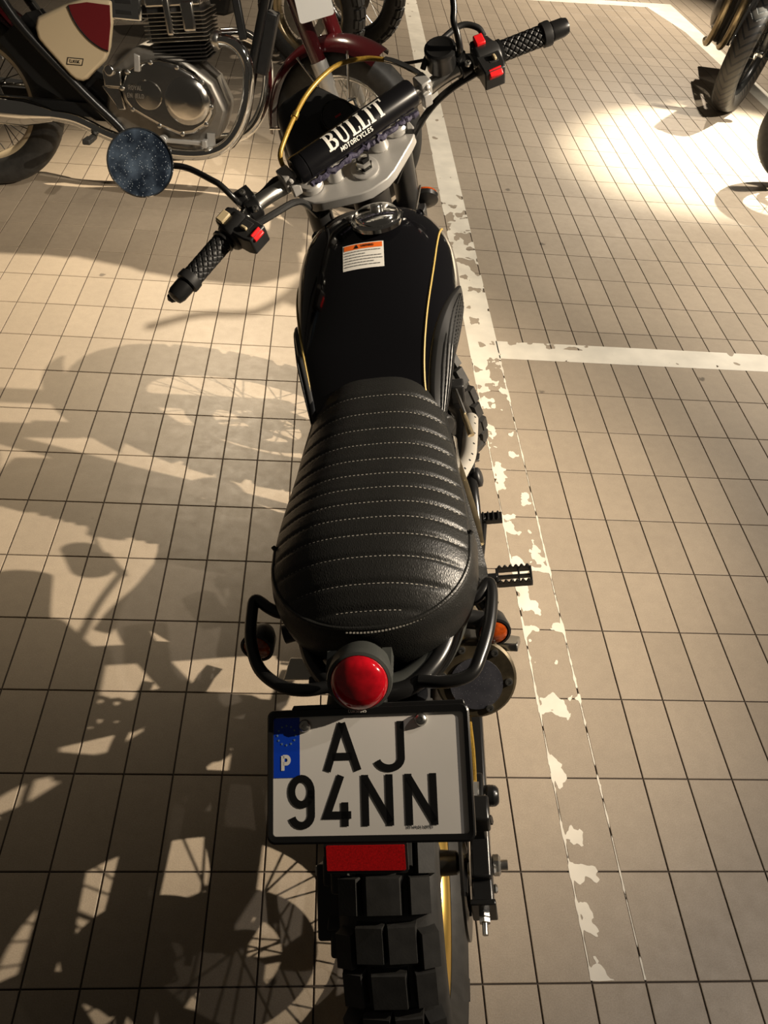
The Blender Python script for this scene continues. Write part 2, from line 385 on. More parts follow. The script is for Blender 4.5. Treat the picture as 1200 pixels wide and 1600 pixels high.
for n_, (d_, i, j) in enumerate(cells):
    if n_ < 290:
        if tproto is None:
            tproto = MB().add(TV, TF).build('tile', 'tile', floor, smooth=False); tproto.location = (i * .1, j * .2, 0)
        else: inst(tproto, floor, T(i * .1, j * .2, 0))
    else: stuff.add([(x + i * .1, y + j * .2, z) for x, y, z in TV], TF)
so = stuff.build('floor_tiles', 'tile', floor, smooth=False); so['kind'] = 'stuff'
# worn paint as thin film with its own edge
def paint(name, label, x0, x1, y0, y1, cell, fn, ztop=.0005):
    nx = max(1, round((x1 - x0) / cell)); ny = max(1, round((y1 - y0) / cell)); dx = (x1 - x0) / nx; dy = (y1 - y0) / ny
    V = [[fn(x0 + i * dx, y0 + j * dy) for i in range(nx + 1)] for j in range(ny + 1)]
    b = MB()
    for j in range(ny):
        for i in range(nx):
            c = [(i, j), (i + 1, j), (i + 1, j + 1), (i, j + 1)]; vals = [V[q][p] for p, q in c]
            if max(vals) <= 0: continue
            poly = []
            for k in range(4):
                (p, q), (p2, q2) = c[k], c[(k + 1) % 4]; a, d = vals[k], vals[(k + 1) % 4]
                if a > 0: poly.append((x0 + p * dx, y0 + q * dy, ztop))
                if (a > 0) != (d > 0):
                    t = a / (a - d); poly.append((x0 + (p + (p2 - p) * t) * dx, y0 + (q + (q2 - q) * t) * dy, ztop))
            if len(poly) > 2: b.add(poly, [tuple(range(len(poly)))])
    o = b.build(name, 'white_paint', smooth=False); o['kind'] = 'structure'; o['label'] = label; return o
def fbm(x, y, s, z=0.0): return noise.fractal(Vector((x * s, y * s, z)), 1.0, 2.1, 5)
def long_line(x, y):
    e = min(x + .003, .104 - x)
    c = lerp(y, [(0, -.34), (1.2, -.31), (1.9, -.16), (2.0, .38), (2.4, .50), (2.5, .16), (3.1, .12), (3.4, .5), (9, .6)])
    rowd = abs((y + .1) % .2 - .1)
    v_ = c + fbm(x * .8, y * .55, 24) * .9 + .30 * exp(-(rowd / .012) ** 2) * (1 if y < 2 else 0) + (.22 * exp(-((x - .012) / .02) ** 2) if y < 2 else 0)
    v_ -= .35 * (fbm(x, y, 5, 3.3) > .15) * (1 if y < 2 else 0)
    if y < 2.1 and (abs(x) < .0026 or abs(x - .1005) < .0022): v_ = max(v_, .35 + fbm(x, y, 30, 9) * .9)
    if y < .004: return -1
    return min(v_, e * 60)
paint('trim_1', 'long white painted line on the tiles, badly worn beside the motorcycle', -.004, .104, 0, 2.6, .004, long_line)
paint('trim_2', 'long white painted line on the tiles, far well kept stretch', -.004, .104, 2.6, 9.0, .009, long_line)
def cross_line(x, y):
    e = min(y - 1.994, 2.105 - y, x - .100)
    return min(.48 + fbm(x, y, 22, 5) * .75 - (.30 if x < .45 and y > 2.07 else 0), e * 60)
paint('trim_3', 'white painted line crossing the tiles to the right edge', .1, 3.6, 1.99, 2.11, .006, cross_line)
def seg_paint(name, label, pts):
    b = MB()
    for quad in pts: b.add([(x, y, .0005) for x, y in quad], [(0, 1, 2, 3)])
    o = b.build(name, 'white_paint', smooth=False); o['kind'] = 'structure'; o['label'] = label; return o
seg_paint('trim_4', 'white painted bay outline at the top right of the floor',
    [[(1.0, 7.10), (2.02, 7.20), (2.26, 7.36), (1.0, 7.24)], [(2.02, 7.20), (2.14, 6.52), (2.27, 6.52), (2.26, 7.36)], [(2.14, 6.52), (2.19, 4.0), (2.31, 4.0), (2.27, 6.52)], [(2.19, 4.0), (2.22, 2.7), (2.33, 2.7), (2.31, 4.0)]])

# ------------------------------------------------------------------ wheels
def block(kind):
    if kind in BLK: return BLK[kind].data
    return None
def wheel(parent, mw, Rt, rr, W, style='knobby', rim='gold', spokes=36, disc=None, tyre='rubber', brim='', hub='black_metal', spoke_mat='steel', spoke_r=.0017, sidemat=None):
    Rc = Rt - .013 if style == 'knobby' else Rt
    prof = [(rr - .004, -.62 * W), (rr + .012, -.86 * W), (rr + (Rc - rr) * .45, -W), (Rc - .022, -.95 * W), (Rc - .010, -.72 * W), (Rc - .003, -.38 * W), (Rc, 0),
            (Rc - .003, .38 * W), (Rc - .010, .72 * W), (Rc - .022, .95 * W), (rr + (Rc - rr) * .45, W), (rr + .012, .86 * W), (rr - .004, .62 * W)]
    t = MB().lathe(prof, (0, 0, 0), (1, 0, 0), 72, caps=False).build('tire', tyre, parent, mw=mw, ang=60)
    if style == 'knobby':
        s = W / .065; nr = 36; protos = {}
        def put(k, dims, x, a, tilt, r):
            if k not in protos:
                dx, dy, dz = dims
                bmesh_ = MB().prism([(-dx / 2, -dy / 2), (dx / 2, -dy / 2), (dx / 2, dy / 2), (-dx / 2, dy / 2)], (0, 0, -dz), (1, 0, 0), (0, 1, 0), dz, .88)
                o = bmesh_.build('tread_block', 'rubber', t, smooth=False); protos[k] = o; o.matrix_local = R(a, 'X') @ T(x, 0, r) @ R(tilt, 'Y')
                return
            inst(protos[k], t, R(a, 'X') @ T(x, 0, r) @ R(tilt, 'Y'))
        for q in range(nr):
            a = q * 2 * pi / nr
            if q % 2 == 0:
                for sd in (-1, 1):
                    put('c', (.037 * s, .047, .020), sd * .0200 * s, a, sd * .09, Rt - .001)
                    put('s', (.024 * s, .046, .020), sd * .0535 * s, a + .03, sd * .42, Rt - .010)
            else:
                put('w', (.046 * s, .047, .020), 0, a, 0, Rt)
                for sd in (-1, 1): put('m', (.027 * s, .047, .020), sd * .0450 * s, a, sd * .26, Rt - .005)
    rp = [(rr - .006, -.60 * W), (rr + .006, -.64 * W), (rr + .004, -.58 * W), (rr - .010, -.50 * W), (rr - .020, -.30 * W), (rr - .022, 0), (rr - .020, .30 * W), (rr - .010, .50 * W), (rr + .004, .58 * W), (rr + .006, .64 * W), (rr - .006, .60 * W)]
    rm = MB().lathe(rp + [(rr - .016, .52 * W), (rr - .027, .30 * W), (rr - .029, 0), (rr - .027, -.30 * W), (rr - .016, -.52 * W), rp[0]], (0, 0, 0), (1, 0, 0), 64, caps=False)
    ro = rm.build('wheel_rim', rim, parent, mw=mw, ang=40)
    hb = MB().lathe([(.012, -.075), (.018, -.07), (.020, -.045), (.040, -.040), (.042, -.034), (.026, -.028), (.024, .028), (.042, .034), (.040, .040), (.020, .045), (.018, .07), (.012, .075)], (0, 0, 0), (1, 0, 0), 24)
    hb.build('wheel_hub', hub, parent, mw=mw)
    sp = None
    for k in range(spokes):
        a = k * 2 * pi / spokes; sd = 1 if k % 2 else -1; off = (.9 if (k // 2) % 2 else -.9)
        p0 = Vector((sd * .037, .038 * cos(a + off), .038 * sin(a + off))); p1 = Vector((sd * .006, (rr - .024) * cos(a), (rr - .024) * sin(a)))
        d = p1 - p0; u, v, w_ = frame_of(d)
        mm = Matrix((u, v, w_)).transposed().to_4x4(); mm.translation = p0
        if sp is None: sp = MB().tube([(0, 0, 0), (0, 0, d.length)], spoke_r, 6).build('spoke', spoke_mat, parent, mw=mw @ mm)
        else: inst(sp, parent, mw @ mm)
    if disc:
        b = MB()
        for k in range(40):
            pass
        x = disc[0]; b.lathe([(disc[1] * .62, x - .002), (disc[1], x - .002), (disc[1], x + .002), (disc[1] * .62, x + .002), (disc[1] * .62, x - .002)], (0, 0, 0), (1, 0, 0), 48, caps=False)
        for k in range(6):
            a = k * pi / 3; b.tube([(x, .035 * cos(a), .035 * sin(a)), (x, disc[1] * .66 * cos(a + .4), disc[1] * .66 * sin(a + .4))], .006, 6)
        b.build('brake_disc', 'steel', parent, mw=mw)
    return t

# ================================================================== the scrambler in the foreground
BM = T(-.28348, .07717, 0) @ R(-.0671243, 'Z') @ R(-.2305295, 'Y')
B = thing('motorcycle', 'black scrambler motorcycle with ribbed leather seat and plate AJ 94NN, on the floor in front', 'motorcycle', BM)
I4 = Matrix.Identity(4)
# rear wheel, swingarm, brake
wheel(B, T(.003, 0, .32), .32, .222, .066, disc=None, hub='black_metal')
sa = MB()
for s_ in (-1, 1):
    x = .112 * s_
    sa.box((x, .22, .335), (.030, .52, .048)); sa.box((x, -.035, .318), (.032, .080, .058))
sa.tube([(-.12, .46, .36), (.12, .46, .36)], .028, 14); sa.box((0, .40, .35), (.20, .04, .04))
sa.build('swingarm', 'black_metal', B, bevel=.004)
for s_ in (-1, 1):
    ax = MB()
    ax.lathe([(.013, 0), (.016, .002), (.016, .010), (.012, .013)], (.128 * s_, -.006, .32), (s_, 0, 0), 6)
    ax.lathe([(.008, 0), (.008, .024)], (.128 * s_, -.006, .320), (s_, 0, 0), 12)
    ax.build('axle_nut', 'steel', B)
for s_ in (-1, 1):
    ad = MB(); ad.lathe([(.0045, -.02), (.0045, .034)], (.112 * s_, -.074, .318), (0, -1, 0), 10)
    ad.lathe([(.009, 0), (.009, .007)], (.112 * s_, -.076, .318), (0, -1, 0), 6); ad.lathe([(.009, .009), (.009, .015)], (.112 * s_, -.076, .318), (0, -1, 0), 6)
    ad.build('chain_adjuster', 'steel', B)
    MB().box((.112 * s_, -.072, .318), (.038, .009, .062)).build('adjuster_plate', 'black_metal', B, bevel=.002)
bt = MB()
for z in (.335, .31): bt.lathe([(.006, 0), (.007, .003), (.005, .006)], (.128, -.02 if z > .32 else -.038, z), (1, 0, 0), 6)
bt.build('adjuster_bolt', 'steel', B)
rd = MB(); rd.lathe([(.070, .084), (.112, .084), (.112, .088), (.070, .088), (.070, .084)], (0, 0, .32), (1, 0, 0), 48, caps=False)
for k in range(6):
    a = k * pi / 3; rd.tube([(.086, .02 * cos(a), .32 + .02 * sin(a)), (.086, .076 * cos(a + .5), .32 + .076 * sin(a + .5))], .006, 6)
rd.build('brake_disc', 'black_metal', B)
cp = MB(); cp.box((.102, .045, .415), (.048, .085, .050)); cp.box((.118, .020, .440), (.030, .040, .040)); cp.lathe([(.016, 0), (.016, .016), (.010, .020)], (.128, .055, .425), (1, 0, 0), 16)
cp.build('brake_caliper', 'black_metal', B, bevel=.004)
cb = MB()
for y, z in ((.012, .432), (.075, .405)): cb.lathe([(.007, 0), (.007, .010)], (.126, y, z), (1, 0, .3), 6)
cb.build('caliper_bolt', 'black_metal', B)
MB().tube([(.113, .060, .455), (.115, .085, .500), (.114, .115, .540), (.108, .20, .58), (.094, .32, .58)], .0042, 8, sm=5).build('brake_hose', 'gold_hose', B)
MB().tube([(.111, .040, .445), (.113, .062, .458)], .0075, 8).build('hose_fitting', 'steel', B)
# chain and sprocket on the left
MB().lathe([(.086, -.078), (.088, -.082), (.086, -.086), (.03, -.086), (.03, -.078)], (0, 0, .32), (1, 0, 0), 42).build('sprocket', 'steel', B)
MB().tube([(-.082, -.085, .34), (-.082, .0, .406), (-.082, .30, .42), (-.082, .50, .40)], .008, 8, sm=4).tube([(-.082, -.08, .29), (-.082, .0, .235), (-.082, .30, .30), (-.082, .50, .34)], .008, 8, sm=4).build('drive_chain', 'dark_engine', B)
MB().box((-.085, .06, .437), (.030, .40, .010)).box((-.098, .06, .422), (.006, .40, .035)).build('chain_guard', 'satin_black', B, bevel=.003)
hg = MB(); hg.box((-.064, -.075, .50), (.014, .05, .17), R(.55, 'X').to_3x3()); hg.box((-.052, -.095, .56), (.05, .014, .06), R(.6, 'X').to_3x3())
hg.box((-.088, -.06, .455), (.022, .040, .10), R(.5, 'X').to_3x3()); hg.box((-.098, -.085, .415), (.034, .10, .085), R(.55, 'X').to_3x3()); hg.box((-.082, -.135, .395), (.030, .04, .07), R(.5, 'X').to_3x3())
hg.build('plate_hanger', 'satin_black', B, bevel=.004)
# rear shock absorber, on the centre line ahead of the wheel
MB().tube([(0, .42, .38), (0, .44, .68)], .016, 12).build('shock_absorber', 'black_metal', B)
P = [Vector((0, .422, .43)).lerp(Vector((0, .438, .64)), k / 150) for k in range(151)]
u, v, d = frame_of(P[-1] - P[0]); MB().tube([p + (u * cos(k * .42) + v * sin(k * .42)) * .030 for k, p in enumerate(P)], .005, 6).build('shock_spring', 'black_metal', B)
# frame
fr = MB()
for s_ in (-1, 1):
    fr.tube([(.10 * s_, .50, .70), (.112 * s_, .28, .705), (.100 * s_, .15, .70), (.055 * s_, .078, .698), (0, .062, .698)], .0125, 12, sm=8)
    fr.tube([(.105 * s_, .26, .69), (.125 * s_, .42, .36), (.11 * s_, .55, .30)], .012, 10, sm=5)
    fr.tube([(.105 * s_, .50, .69), (.09 * s_, .58, .40), (.09 * s_, .66, .22), (.08 * s_, .98, .20), (.03 * s_, 1.06, .60), (.02 * s_, 1.09, .86)], .014, 10, sm=6)
    fr.tube([(.10 * s_, .50, .70), (.04 * s_, .80, .80), (.02 * s_, 1.05, .88)], .014, 10, sm=4)
fr.tube([(-.006, 1.045, .96), (-.004, 1.105, .84)], .030, 16)
fr.build('frame', 'black_metal', B)
# grey rear mudguard loop visible on the right under the seat
MB().tube([(.118, .27, .690), (.108, .19, .688), (.083, .125, .688), (.045, .088, .688), (.012, .076, .688)], .0195, 14, sm=8).build('rear_loop_cover', 'grey_plastic', B)
mg = []
for k in range(12):
    a = radians(84 + k * 6); rr_ = .362
    mg.append([((.072 * sin(q)), -rr_ * cos(a) + 0.03, .33 + (rr_ - .02 * (1 - cos(q))) * sin(a)) for q in [radians(-80 + 20 * j) for j in range(9)]])
MB().grid(mg).build('rear_fender', 'satin_black', B)

# ---- seat
YB = .112          # rear of the piping line
def outline(n=150):
    """plan outline of the seat at the piping level, left front -> back -> right front"""
    tab = [(.235, .139), (.28, .140), (.34, .136), (.40, .129), (.46, .121), (.52, .112), (.57, .106), (.598, .101), (.610, .094), (.615, .084)]
    L_ = []
    for k in range(int(n)):                    # straight side, front to back
        y = .615 - (.615 - .235) * k / n; L_.append((slerp(y, tab), y))
    for k in range(1, 61):
        a = k / 60 * pi / 2; L_.append((.139 * cos(a) ** .86, .235 - (.235 - YB) * sin(a) ** 1.0))
    left = [(-x, y) for x, y in L_]; return left + [(x, y) for x, y in reversed(L_[:-1])]
OUT = outline()
STY = [.546, .503, .464, .427, .391, .357, .325, .292, .260, .229, .195, .160, .130]
def seat_top(x, y, r):
    zc = slerp(y, [(.10, .822), (.16, .834), (.25, .838), (.36, .832), (.48, .832), (.56, .836), (.60, .834), (.63, .822)])
    edge = slerp(y, [(.10, .778), (.235, .786), (.40, .784), (.60, .797)])
    z = edge + (zc - edge) * (1 - r ** 3.0)
    if r < .999:
        g = min(abs(y - q) for q in STY); z -= .0034 * exp(-(g / .0034) ** 2) * (1 if r < .9 else max(.3, 1 - (r - .9) * 6)); z += .0012
    return z
rows = []
NR = 76
for r_i in range(NR + 1):
    r = r_i / NR; row = []
    for ox, oy in OUT:
        yc = oy if oy > .30 else .30 - (.30 - oy) * 0.0
        yc = oy if oy > .30 else .30
        x, y = ox * r, yc + (oy - yc) * r
        row.append((x, y, seat_top(x, y, r)))
    rows.append(row)
for dz, out in ((.004, .003), (.012, .006), (.030, .009), (.050, .009), (.072, .006), (.094, .000), (.110, -.008), (.116, -.020)):
    row = []
    for i_, (ox, oy) in enumerate(OUT):
        a = OUT[max(i_ - 1, 0)]; b = OUT[min(i_ + 1, len(OUT) - 1)]
        tx, ty = b[0] - a[0], b[1] - a[1]; l = sqrt(tx * tx + ty * ty); nx_, ny_ = ty / l, -tx / l
        nx_, ny_ = -nx_, -ny_
        k = 1.0 if oy < .3 else max(0, 1 - (oy - .3) / .2); bk = max(0, -ny_) * .050 * min(1, dz / .08)
        z0 = seat_top(ox, oy, 1.0)
        sgn = 1 if (nx_ * ox > 0 or ny_ < 0) else -1
        row.append((ox + nx_ * sgn * (out * k - (1 - k) * .004), oy + ny_ * sgn * (out * k + bk), z0 - dz * (.45 + .55 * k)))
    rows.append(row)
st = MB().grid(rows).build('seat', 'leather', B, ang=70)
pp = [(x, y, seat_top(x, y, 1) - .001) for x, y in OUT if y < .262]
MB().tube([(pp[0][0] - .004, pp[0][1] + .004, pp[0][2] + .004)] + pp + [(pp[-1][0] + .004, pp[-1][1] + .004, pp[-1][2] + .004)], .0034, 8).build('piping', 'leather', st)
sb = MB()
OA = sorted((atan2(oy - .30, ox), sqrt(ox * ox + (oy - .30) ** 2)) for ox, oy in OUT if oy <= .30)
def rfun(x, y, hwid):
    if y >= .298: return abs(x) / hwid
    a = atan2(y - .30, x); d_ = sqrt(x * x + (y - .30) ** 2); return d_ / lerp(a, OA)
def halfw(y):
    best = 0
    for ox, oy in OUT:
        if abs(oy - y) < .004: best = max(best, abs(ox))
    return best
for ys in STY[:-0 or None]:
    hw = halfw(ys) * .94; n_ = int(2 * hw / .0062)
    for k in range(n_):
        x0 = -hw + 2 * hw * (k + .2) / n_; x1 = x0 + .0030
        def zz(x):
            return seat_top(x, ys, min(rfun(x, ys, hw / .94), 1)) + .0006
        if rfun(x0, ys, hw / .94) > .93: continue
        sb.add([(x0, ys - .0006, zz(x0)), (x1, ys - .0006, zz(x1)), (x1, ys + .0006, zz(x1)), (x0, ys + .0006, zz(x0))], [(0, 1, 2, 3)])
for k in range(34):
    a = radians(38 + k * 1.9); x = .139 * cos(a) * 1.03; y = .235 - (.235 - YB + .006) * sin(a)
    sb.add([(x - .0015, y - .0006, .7755), (x + .0015, y - .0006, .7755), (x + .0015, y + .0012, .7770), (x - .0015, y + .0012, .7770)], [(0, 1, 2, 3)])
o = sb.build('stitching', 'thread', st, smooth=False); o['kind'] = 'stuff'

# ---- tank
HW = [(.45, .078), (.50, .094), (.56, .111), (.65, .131), (.76, .147), (.86, .151), (.93, .144), (.98, .125), (1.01, .101), (1.035, .056), (1.045, .004)]
ZT = [(.45, .765), (.52, .795), (.58, .828), (.64, .868), (.72, .915), (.80, .955), (.87, .984), (.92, .984), (.96, .966), (1.0, .935), (1.03, .895), (1.045, .86)]
def tankS(y, th, off=0.0):      # th degrees from the top, negative = left
    hw = max(slerp(y, HW), .003) + off; zt = slerp(y, ZT) + off; zm = min(.845, zt - .03); zb = .745 - off
    s_, c_ = sin(radians(th)), cos(radians(th)); e = 2 / 2.3
    x = hw * (1 if s_ > 0 else -1) * abs(s_) ** e
    z = zm + (zt - zm) * c_ ** e if c_ > 0 else zm - (zm - zb) * abs(c_) ** .9
    if c_ < 0: x *= .90 + .10 * (1 - abs(c_))
    return Vector((x, y, z))
ys = [.45 + .01 * k for k in range(55)] + [.995, 1.0, 1.006, 1.012, 1.018, 1.024, 1.029, 1.034, 1.038, 1.041, 1.043, 1.0445, 1.045]
tk = MB().grid([[tankS(y, -180 + 7.5 * j) for j in range(48)] for y in ys], closed=True)
tk.f.append(tuple(range(48))); tk.f.append(tuple(len(tk.v) - 48 + j for j in reversed(range(48))))
tank = tk.build('fuel_tank', 'paint_black', B, ang=80)
for s_ in (-1, 1):
    line = [tankS(y, s_ * (slerp(y, [(.50, 74), (.53, 57), (.58, 42), (.67, 39), (.78, 44), (.88, 52), (.97, 66)]) + (0 if s_ > 0 else 30)), .0005) for y in [.50 + .01 * k for k in range(48)]]
    MB().tube(line, .0022, 6).build('pinstripe', 'gold_stripe', tank)
    rows = []
    for i in range(121):
        u = i / 120; y = .475 + .34 * u; hh = (1 - abs(2 * u - 1) ** 3.0); row = []
        a0 = slerp(u, [(0, 66), (.12, 54), (.3, 45), (.6, 50), (1, 74)]) + (0 if s_ > 0 else 22); a1 = slerp(u, [(0, 108), (.4, 116), (1, 100)])
        for j in range(111):
            v = j / 110; th = a0 + (a1 - a0) * (.5 + (v - .5) * (.35 + .65 * hh))
            edge = min(v, 1 - v, u * 2, (1 - u) * 2) * 2
            h = .0065 * min(1, (edge / .16)) ** .5
            if edge > .40 and sin((v * 9.0 + u * 3.0) * 2 * pi) > .0: h += .0020
            row.append(tankS(y, s_ * th, h - .0008))
        rows.append(row)
    MB().grid(rows).build('knee_pad', 'pad_rubber', tank, ang=60)
# filler cap
cn = (tankS(.95, 0) - Vector((0, 0, 0))); cc = Vector((.016, .868, .9840))
u, v, d = frame_of((0.0, -.03, 1), (0, 1, 0))
MB().lathe([(.047, -.004), (.047, .003), (.044, .006), (.040, .006)], cc, d, 40).build('filler_ring', 'chrome', tank)
cap = MB().lathe([(.0395, .004), (.0395, .010), (.037, .014), (.026, .0165), (.0, .018)], cc, d, 40).build('fuel_cap', 'chrome', tank)
MB().prism([(-.010, -.006), (.010, -.006), (.012, 0), (.010, .006), (-.010, .006), (-.012, 0)], cc + d * .016 + Vector((.002, .006, 0)), (1, 0, 0), (0, 1, 0), .009).lathe([(.007, .017), (.007, .024), (.004, .026)], cc + Vector((.002, .004, 0)), d, 12).build('cap_lock', 'steel', cap, bevel=.001)
polys_mesh(text_polys('BULLIT', .0095, .0017, -.030, -.006, 1.1)[0], lambda a, b: cc + d * .0163 + Vector((a * .9 - .004, b * .9 - .016, 0)), 'cap_lettering', 'steel', cap)
# sticker
def sheet(y0, y1, x0, x1, off, name, m, par, n=10):
    rows = []
    for i in range(n + 1):
        y = y0 + (y1 - y0) * i / n; row = []
        for j in range(n + 1):
            x = x0 + (x1 - x0) * j / n; row.append(on_tank(x, y, off))
        rows.append(row)
    return MB().grid(rows).build(name, m, par)
def on_tank(x, y, off=.0006):
    lo, hi = 0, 89.0
    for _ in range(22):
        mid = (lo + hi) / 2
        if abs(tankS(y, mid).x) < abs(x): lo = mid
        else: hi = mid
    return tankS(y, lo if x > 0 else -lo, off)
sk = sheet(.773, .822, -.047, .026, .0006, 'warning_sticker', 'white', tank)
def skf(a, b): return on_tank(a, b - (a + .047) * -.0, .0012)
lab(sheet(.811, .8205, -.0445, .0235, .0010, 'sticker_header', 'orange', sk), 'orange header band of the white warning sticker')
polys_mesh([[Vector((-.026, .8122)), Vector((-.018, .8122)), Vector((-.022, .8194))]], lambda a, b: on_tank(a, b, .0016), 'warning_triangle', 'ink', sk)
pl_, _ = text_polys('WARNING', .0044, .0009, -.014, .8136, 1.2)
polys_mesh(pl_, lambda a, b: on_tank(a, b, .0016), 'header_text', 'ink', sk)
sm = []
random.seed(3)
for k in range(6):
    x = -.043
    while x < .018:
        wd = random.uniform(.002, .007)
        if k == 1 and x > -.012: break
        if k == 4 and x > .004: break
        sm.append([Vector((x, .8060 - k * .0054)), Vector((x + wd, .8060 - k * .0054)), Vector((x + wd, .8074 - k * .0054)), Vector((x, .8074 - k * .0054))]); x += wd + .0012
polys_mesh(sm, lambda a, b: on_tank(a, b, .0012), 'sticker_small_print', 'ink_grey', sk)
for x, y in ((-.112, .93), (.090, .925)):
    p = on_tank(x, y, 0); n_ = (on_tank(x, y, .01) - p).normalized()
    MB().lathe([(.009, 0), (.009, .002), (.006, .004), (.006, .001)], p, n_, 16).build('tank_bolt', 'paint_black', tank)

# ---- tail lamp
tl = Vector((-.003, .022, .790)); td = Vector((.05, -.86, .50)).normalized()
KT = Matrix.Scale(.83, 4)
def sc(p, k=.83): return [(a * k, b * k) for a, b in p]
MB().lathe(sc([(.026, -.060), (.040, -.056), (.0475, -.036), (.0490, -.004), (.0475, .004), (.0430, .006), (.0425, .0)]), tl, td, 40).box(tl - td * .036 + Vector((-.036, .002, .008)), (.012, .03, .020)).box(tl - td * .036 + Vector((.034, .002, .008)), (.012, .03, .020)).build('tail_lamp_housing', 'grey_plastic', B)
MB().lathe(sc([(.0425, -.004), (.0420, .008), (.0385, .016), (.030, .0215), (.018, .0245), (.0, .0255)]), tl, td, 40).build('tail_lamp_lens', 'red_lens', B)
MB().lathe([(.018, -.07), (.024, -.045)], tl, td, 16).build('tail_lamp_stem', 'satin_black', B)

# ---- number plate
c00, c10, c01, c11 = Vector((-.125, .006, .757)), Vector((.125, .001, .757)), Vector((-.125, -.124, .677)), Vector((.125, -.129, .677))
PU = ((c10 - c00) + (c11 - c01)).normalized(); PV = ((c00 - c01) + (c10 - c11)).normalized(); PW = PU.cross(PV).normalized(); PV = PW.cross(PU)
PC = (c00 + c10 + c01 + c11) / 4; PWd, PHt = .250, (.5 * ((c00 - c01).length + (c10 - c11).length)) + .004
def rrect(w_, h_, r, n=5):
    out = []
    for cx, cy, a0 in ((w_ / 2 - r, h_ / 2 - r, 0), (-w_ / 2 + r, h_ / 2 - r, 90), (-w_ / 2 + r, -h_ / 2 + r, 180), (w_ / 2 - r, -h_ / 2 + r, 270)):
        out += [(cx + r * cos(radians(a0 + 90 * k / n)), cy + r * sin(radians(a0 + 90 * k / n))) for k in range(n + 1)]
    return out
def PP(a, b, h=0.0): return PC + PU * a + PV * b + PW * h
o_ = rrect(PWd, PHt, .009); i_ = rrect(PWd - .014, PHt - .018, .004); n_ = len(o_)
fb = MB(); vs = [PP(a, b, -.006) for a, b in o_] + [PP(a, b, .003) for a, b in o_] + [PP(a, b + .0008, .0045) for a, b in [(q[0] * .985, q[1] * .98) for q in o_]] + [PP(a, b, .0035) for a, b in i_] + [PP(a, b, 0) for a, b in i_]
fs = [tuple(reversed(range(n_)))]
for L_ in range(4): fs += [(L_ * n_ + k, L_ * n_ + (k + 1) % n_, (L_ + 1) * n_ + (k + 1) % n_, (L_ + 1) * n_ + k) for k in range(n_)]
fb.add(vs, fs); pf = fb.build('plate_frame', 'black_metal', B, ang=30)
MB().prism([(-.095, .0), (.121, 0), (.119, .006), (-.092, .006)], PP(0, PHt / 2 - .001, -.004), PU, PV, .006).build('frame_lip', 'black_metal', pf, bevel=.001)
iw, ih = PWd - .014, PHt - .018
npl = MB().prism([(-iw / 2, -ih / 2), (iw / 2, -ih / 2), (iw / 2, ih / 2), (-iw / 2, ih / 2)], PP(0, 0, -.001), PU, PV, .002).build('number_plate', 'plate', B, smooth=False)
bx0, bx1, by0, by1 = -iw / 2 + .0005, -iw / 2 + .0335, ih / 2 - .0715, ih / 2 - .0005
be = MB().add([PP(bx0, by0, .0014), PP(bx1, by0, .0014), PP(bx1, by1, .0014), PP(bx0, by1, .0014)], [(0, 1, 2, 3)]).build('country_band', 'plate_blue', npl, smooth=False)
sc_ = ((bx0 + bx1) / 2, by1 - .021); stp = []
for k in range(12):
    a = k * pi / 6; cx, cy = sc_[0] + .0115 * cos(a), sc_[1] + .0115 * sin(a)
    stp.append([Vector((cx + (.0018 if q % 2 == 0 else .0008) * cos(pi / 2 + q * pi / 5), cy + (.0018 if q % 2 == 0 else .0008) * sin(pi / 2 + q * pi / 5))) for q in range(10)])
polys_mesh(stp, lambda a, b: PP(a, b, .0018), 'star_ring', 'star', npl)
tp, tw = text_polys('P', .0175, .0042, bx0 + .0105, by0 + .0085, 1.0); polys_mesh(tp, lambda a, b: PP(a, b, .0018), 'country_letter', 'white', npl)
# characters: positions measured on the plate
def chars(s, xs, y0, h, sx, wt):
    for ch, x in zip(s, xs):
        tp, _ = text_polys(ch, h, wt, x, y0, sx)
        polys_mesh(tp, lambda a, b: PP(a, b, .0016), 'plate_character', 'ink', npl)
UX = iw / 831.0        # plate interior: 831 px wide on the enlarged photograph
def px(x): return -iw / 2 + (x - 62) * UX
def py(y): return ih / 2 - (y - 66) * (ih / 563.0)
chars('AJ', [px(292), px(508)], py(331), py(102) - py(331), 1.30, .0088)
chars('94NN', [px(134), px(290), px(449), px(634)], py(588), py(352) - py(588), 1.02, .0088)
polys_mesh(text_polys('INT-M-043 00779', .0032, .0007, px(636), py(603), 1.15)[0], lambda a, b: PP(a, b, .0016), 'plate_small_print', 'ink_grey', npl)
polys_mesh(text_polys('CORSINAIS', .0042, .0009, -.022, ih / 2 + .0028, 1.1)[0], lambda a, b: PP(a, b, .0052), 'frame_lettering', 'white', pf)
for x, y in ((px(205), py(110)), (px(712), py(98))):
    MB().lathe([(.0078, .001), (.0078, .004), (.006, .0065), (.003, .0075), (.0028, .004)], PP(x, y), PW, 14).build('plate_screw', 'steel', npl)
MB().box(PP(0, .03, -.018), (.12, .05, .02), R(.6, 'X').to_3x3()).tube([PP(0, .02, -.015), (0, .10, .70)], .018, 10).build('plate_bracket', 'satin_black', B)
# reflector under the plate
rb = PP(-.006, -PHt / 2 - .015, -.006)
MB().prism(rrect(.100, .036, .003, 2), rb, PU, (PV * .8 + Vector((0, 0, 1)) * .2).normalized(), .006).build('reflector_frame', 'satin_black', B)
rv = (PV * .8 + Vector((0, 0, 1)) * .2).normalized(); rw = PU.cross(rv).normalized()
MB().prism(rrect(.094, .029, .001, 1), rb + rw * .0055, PU, rv, .0018).build('reflector', 'red_reflector', B, smooth=False)

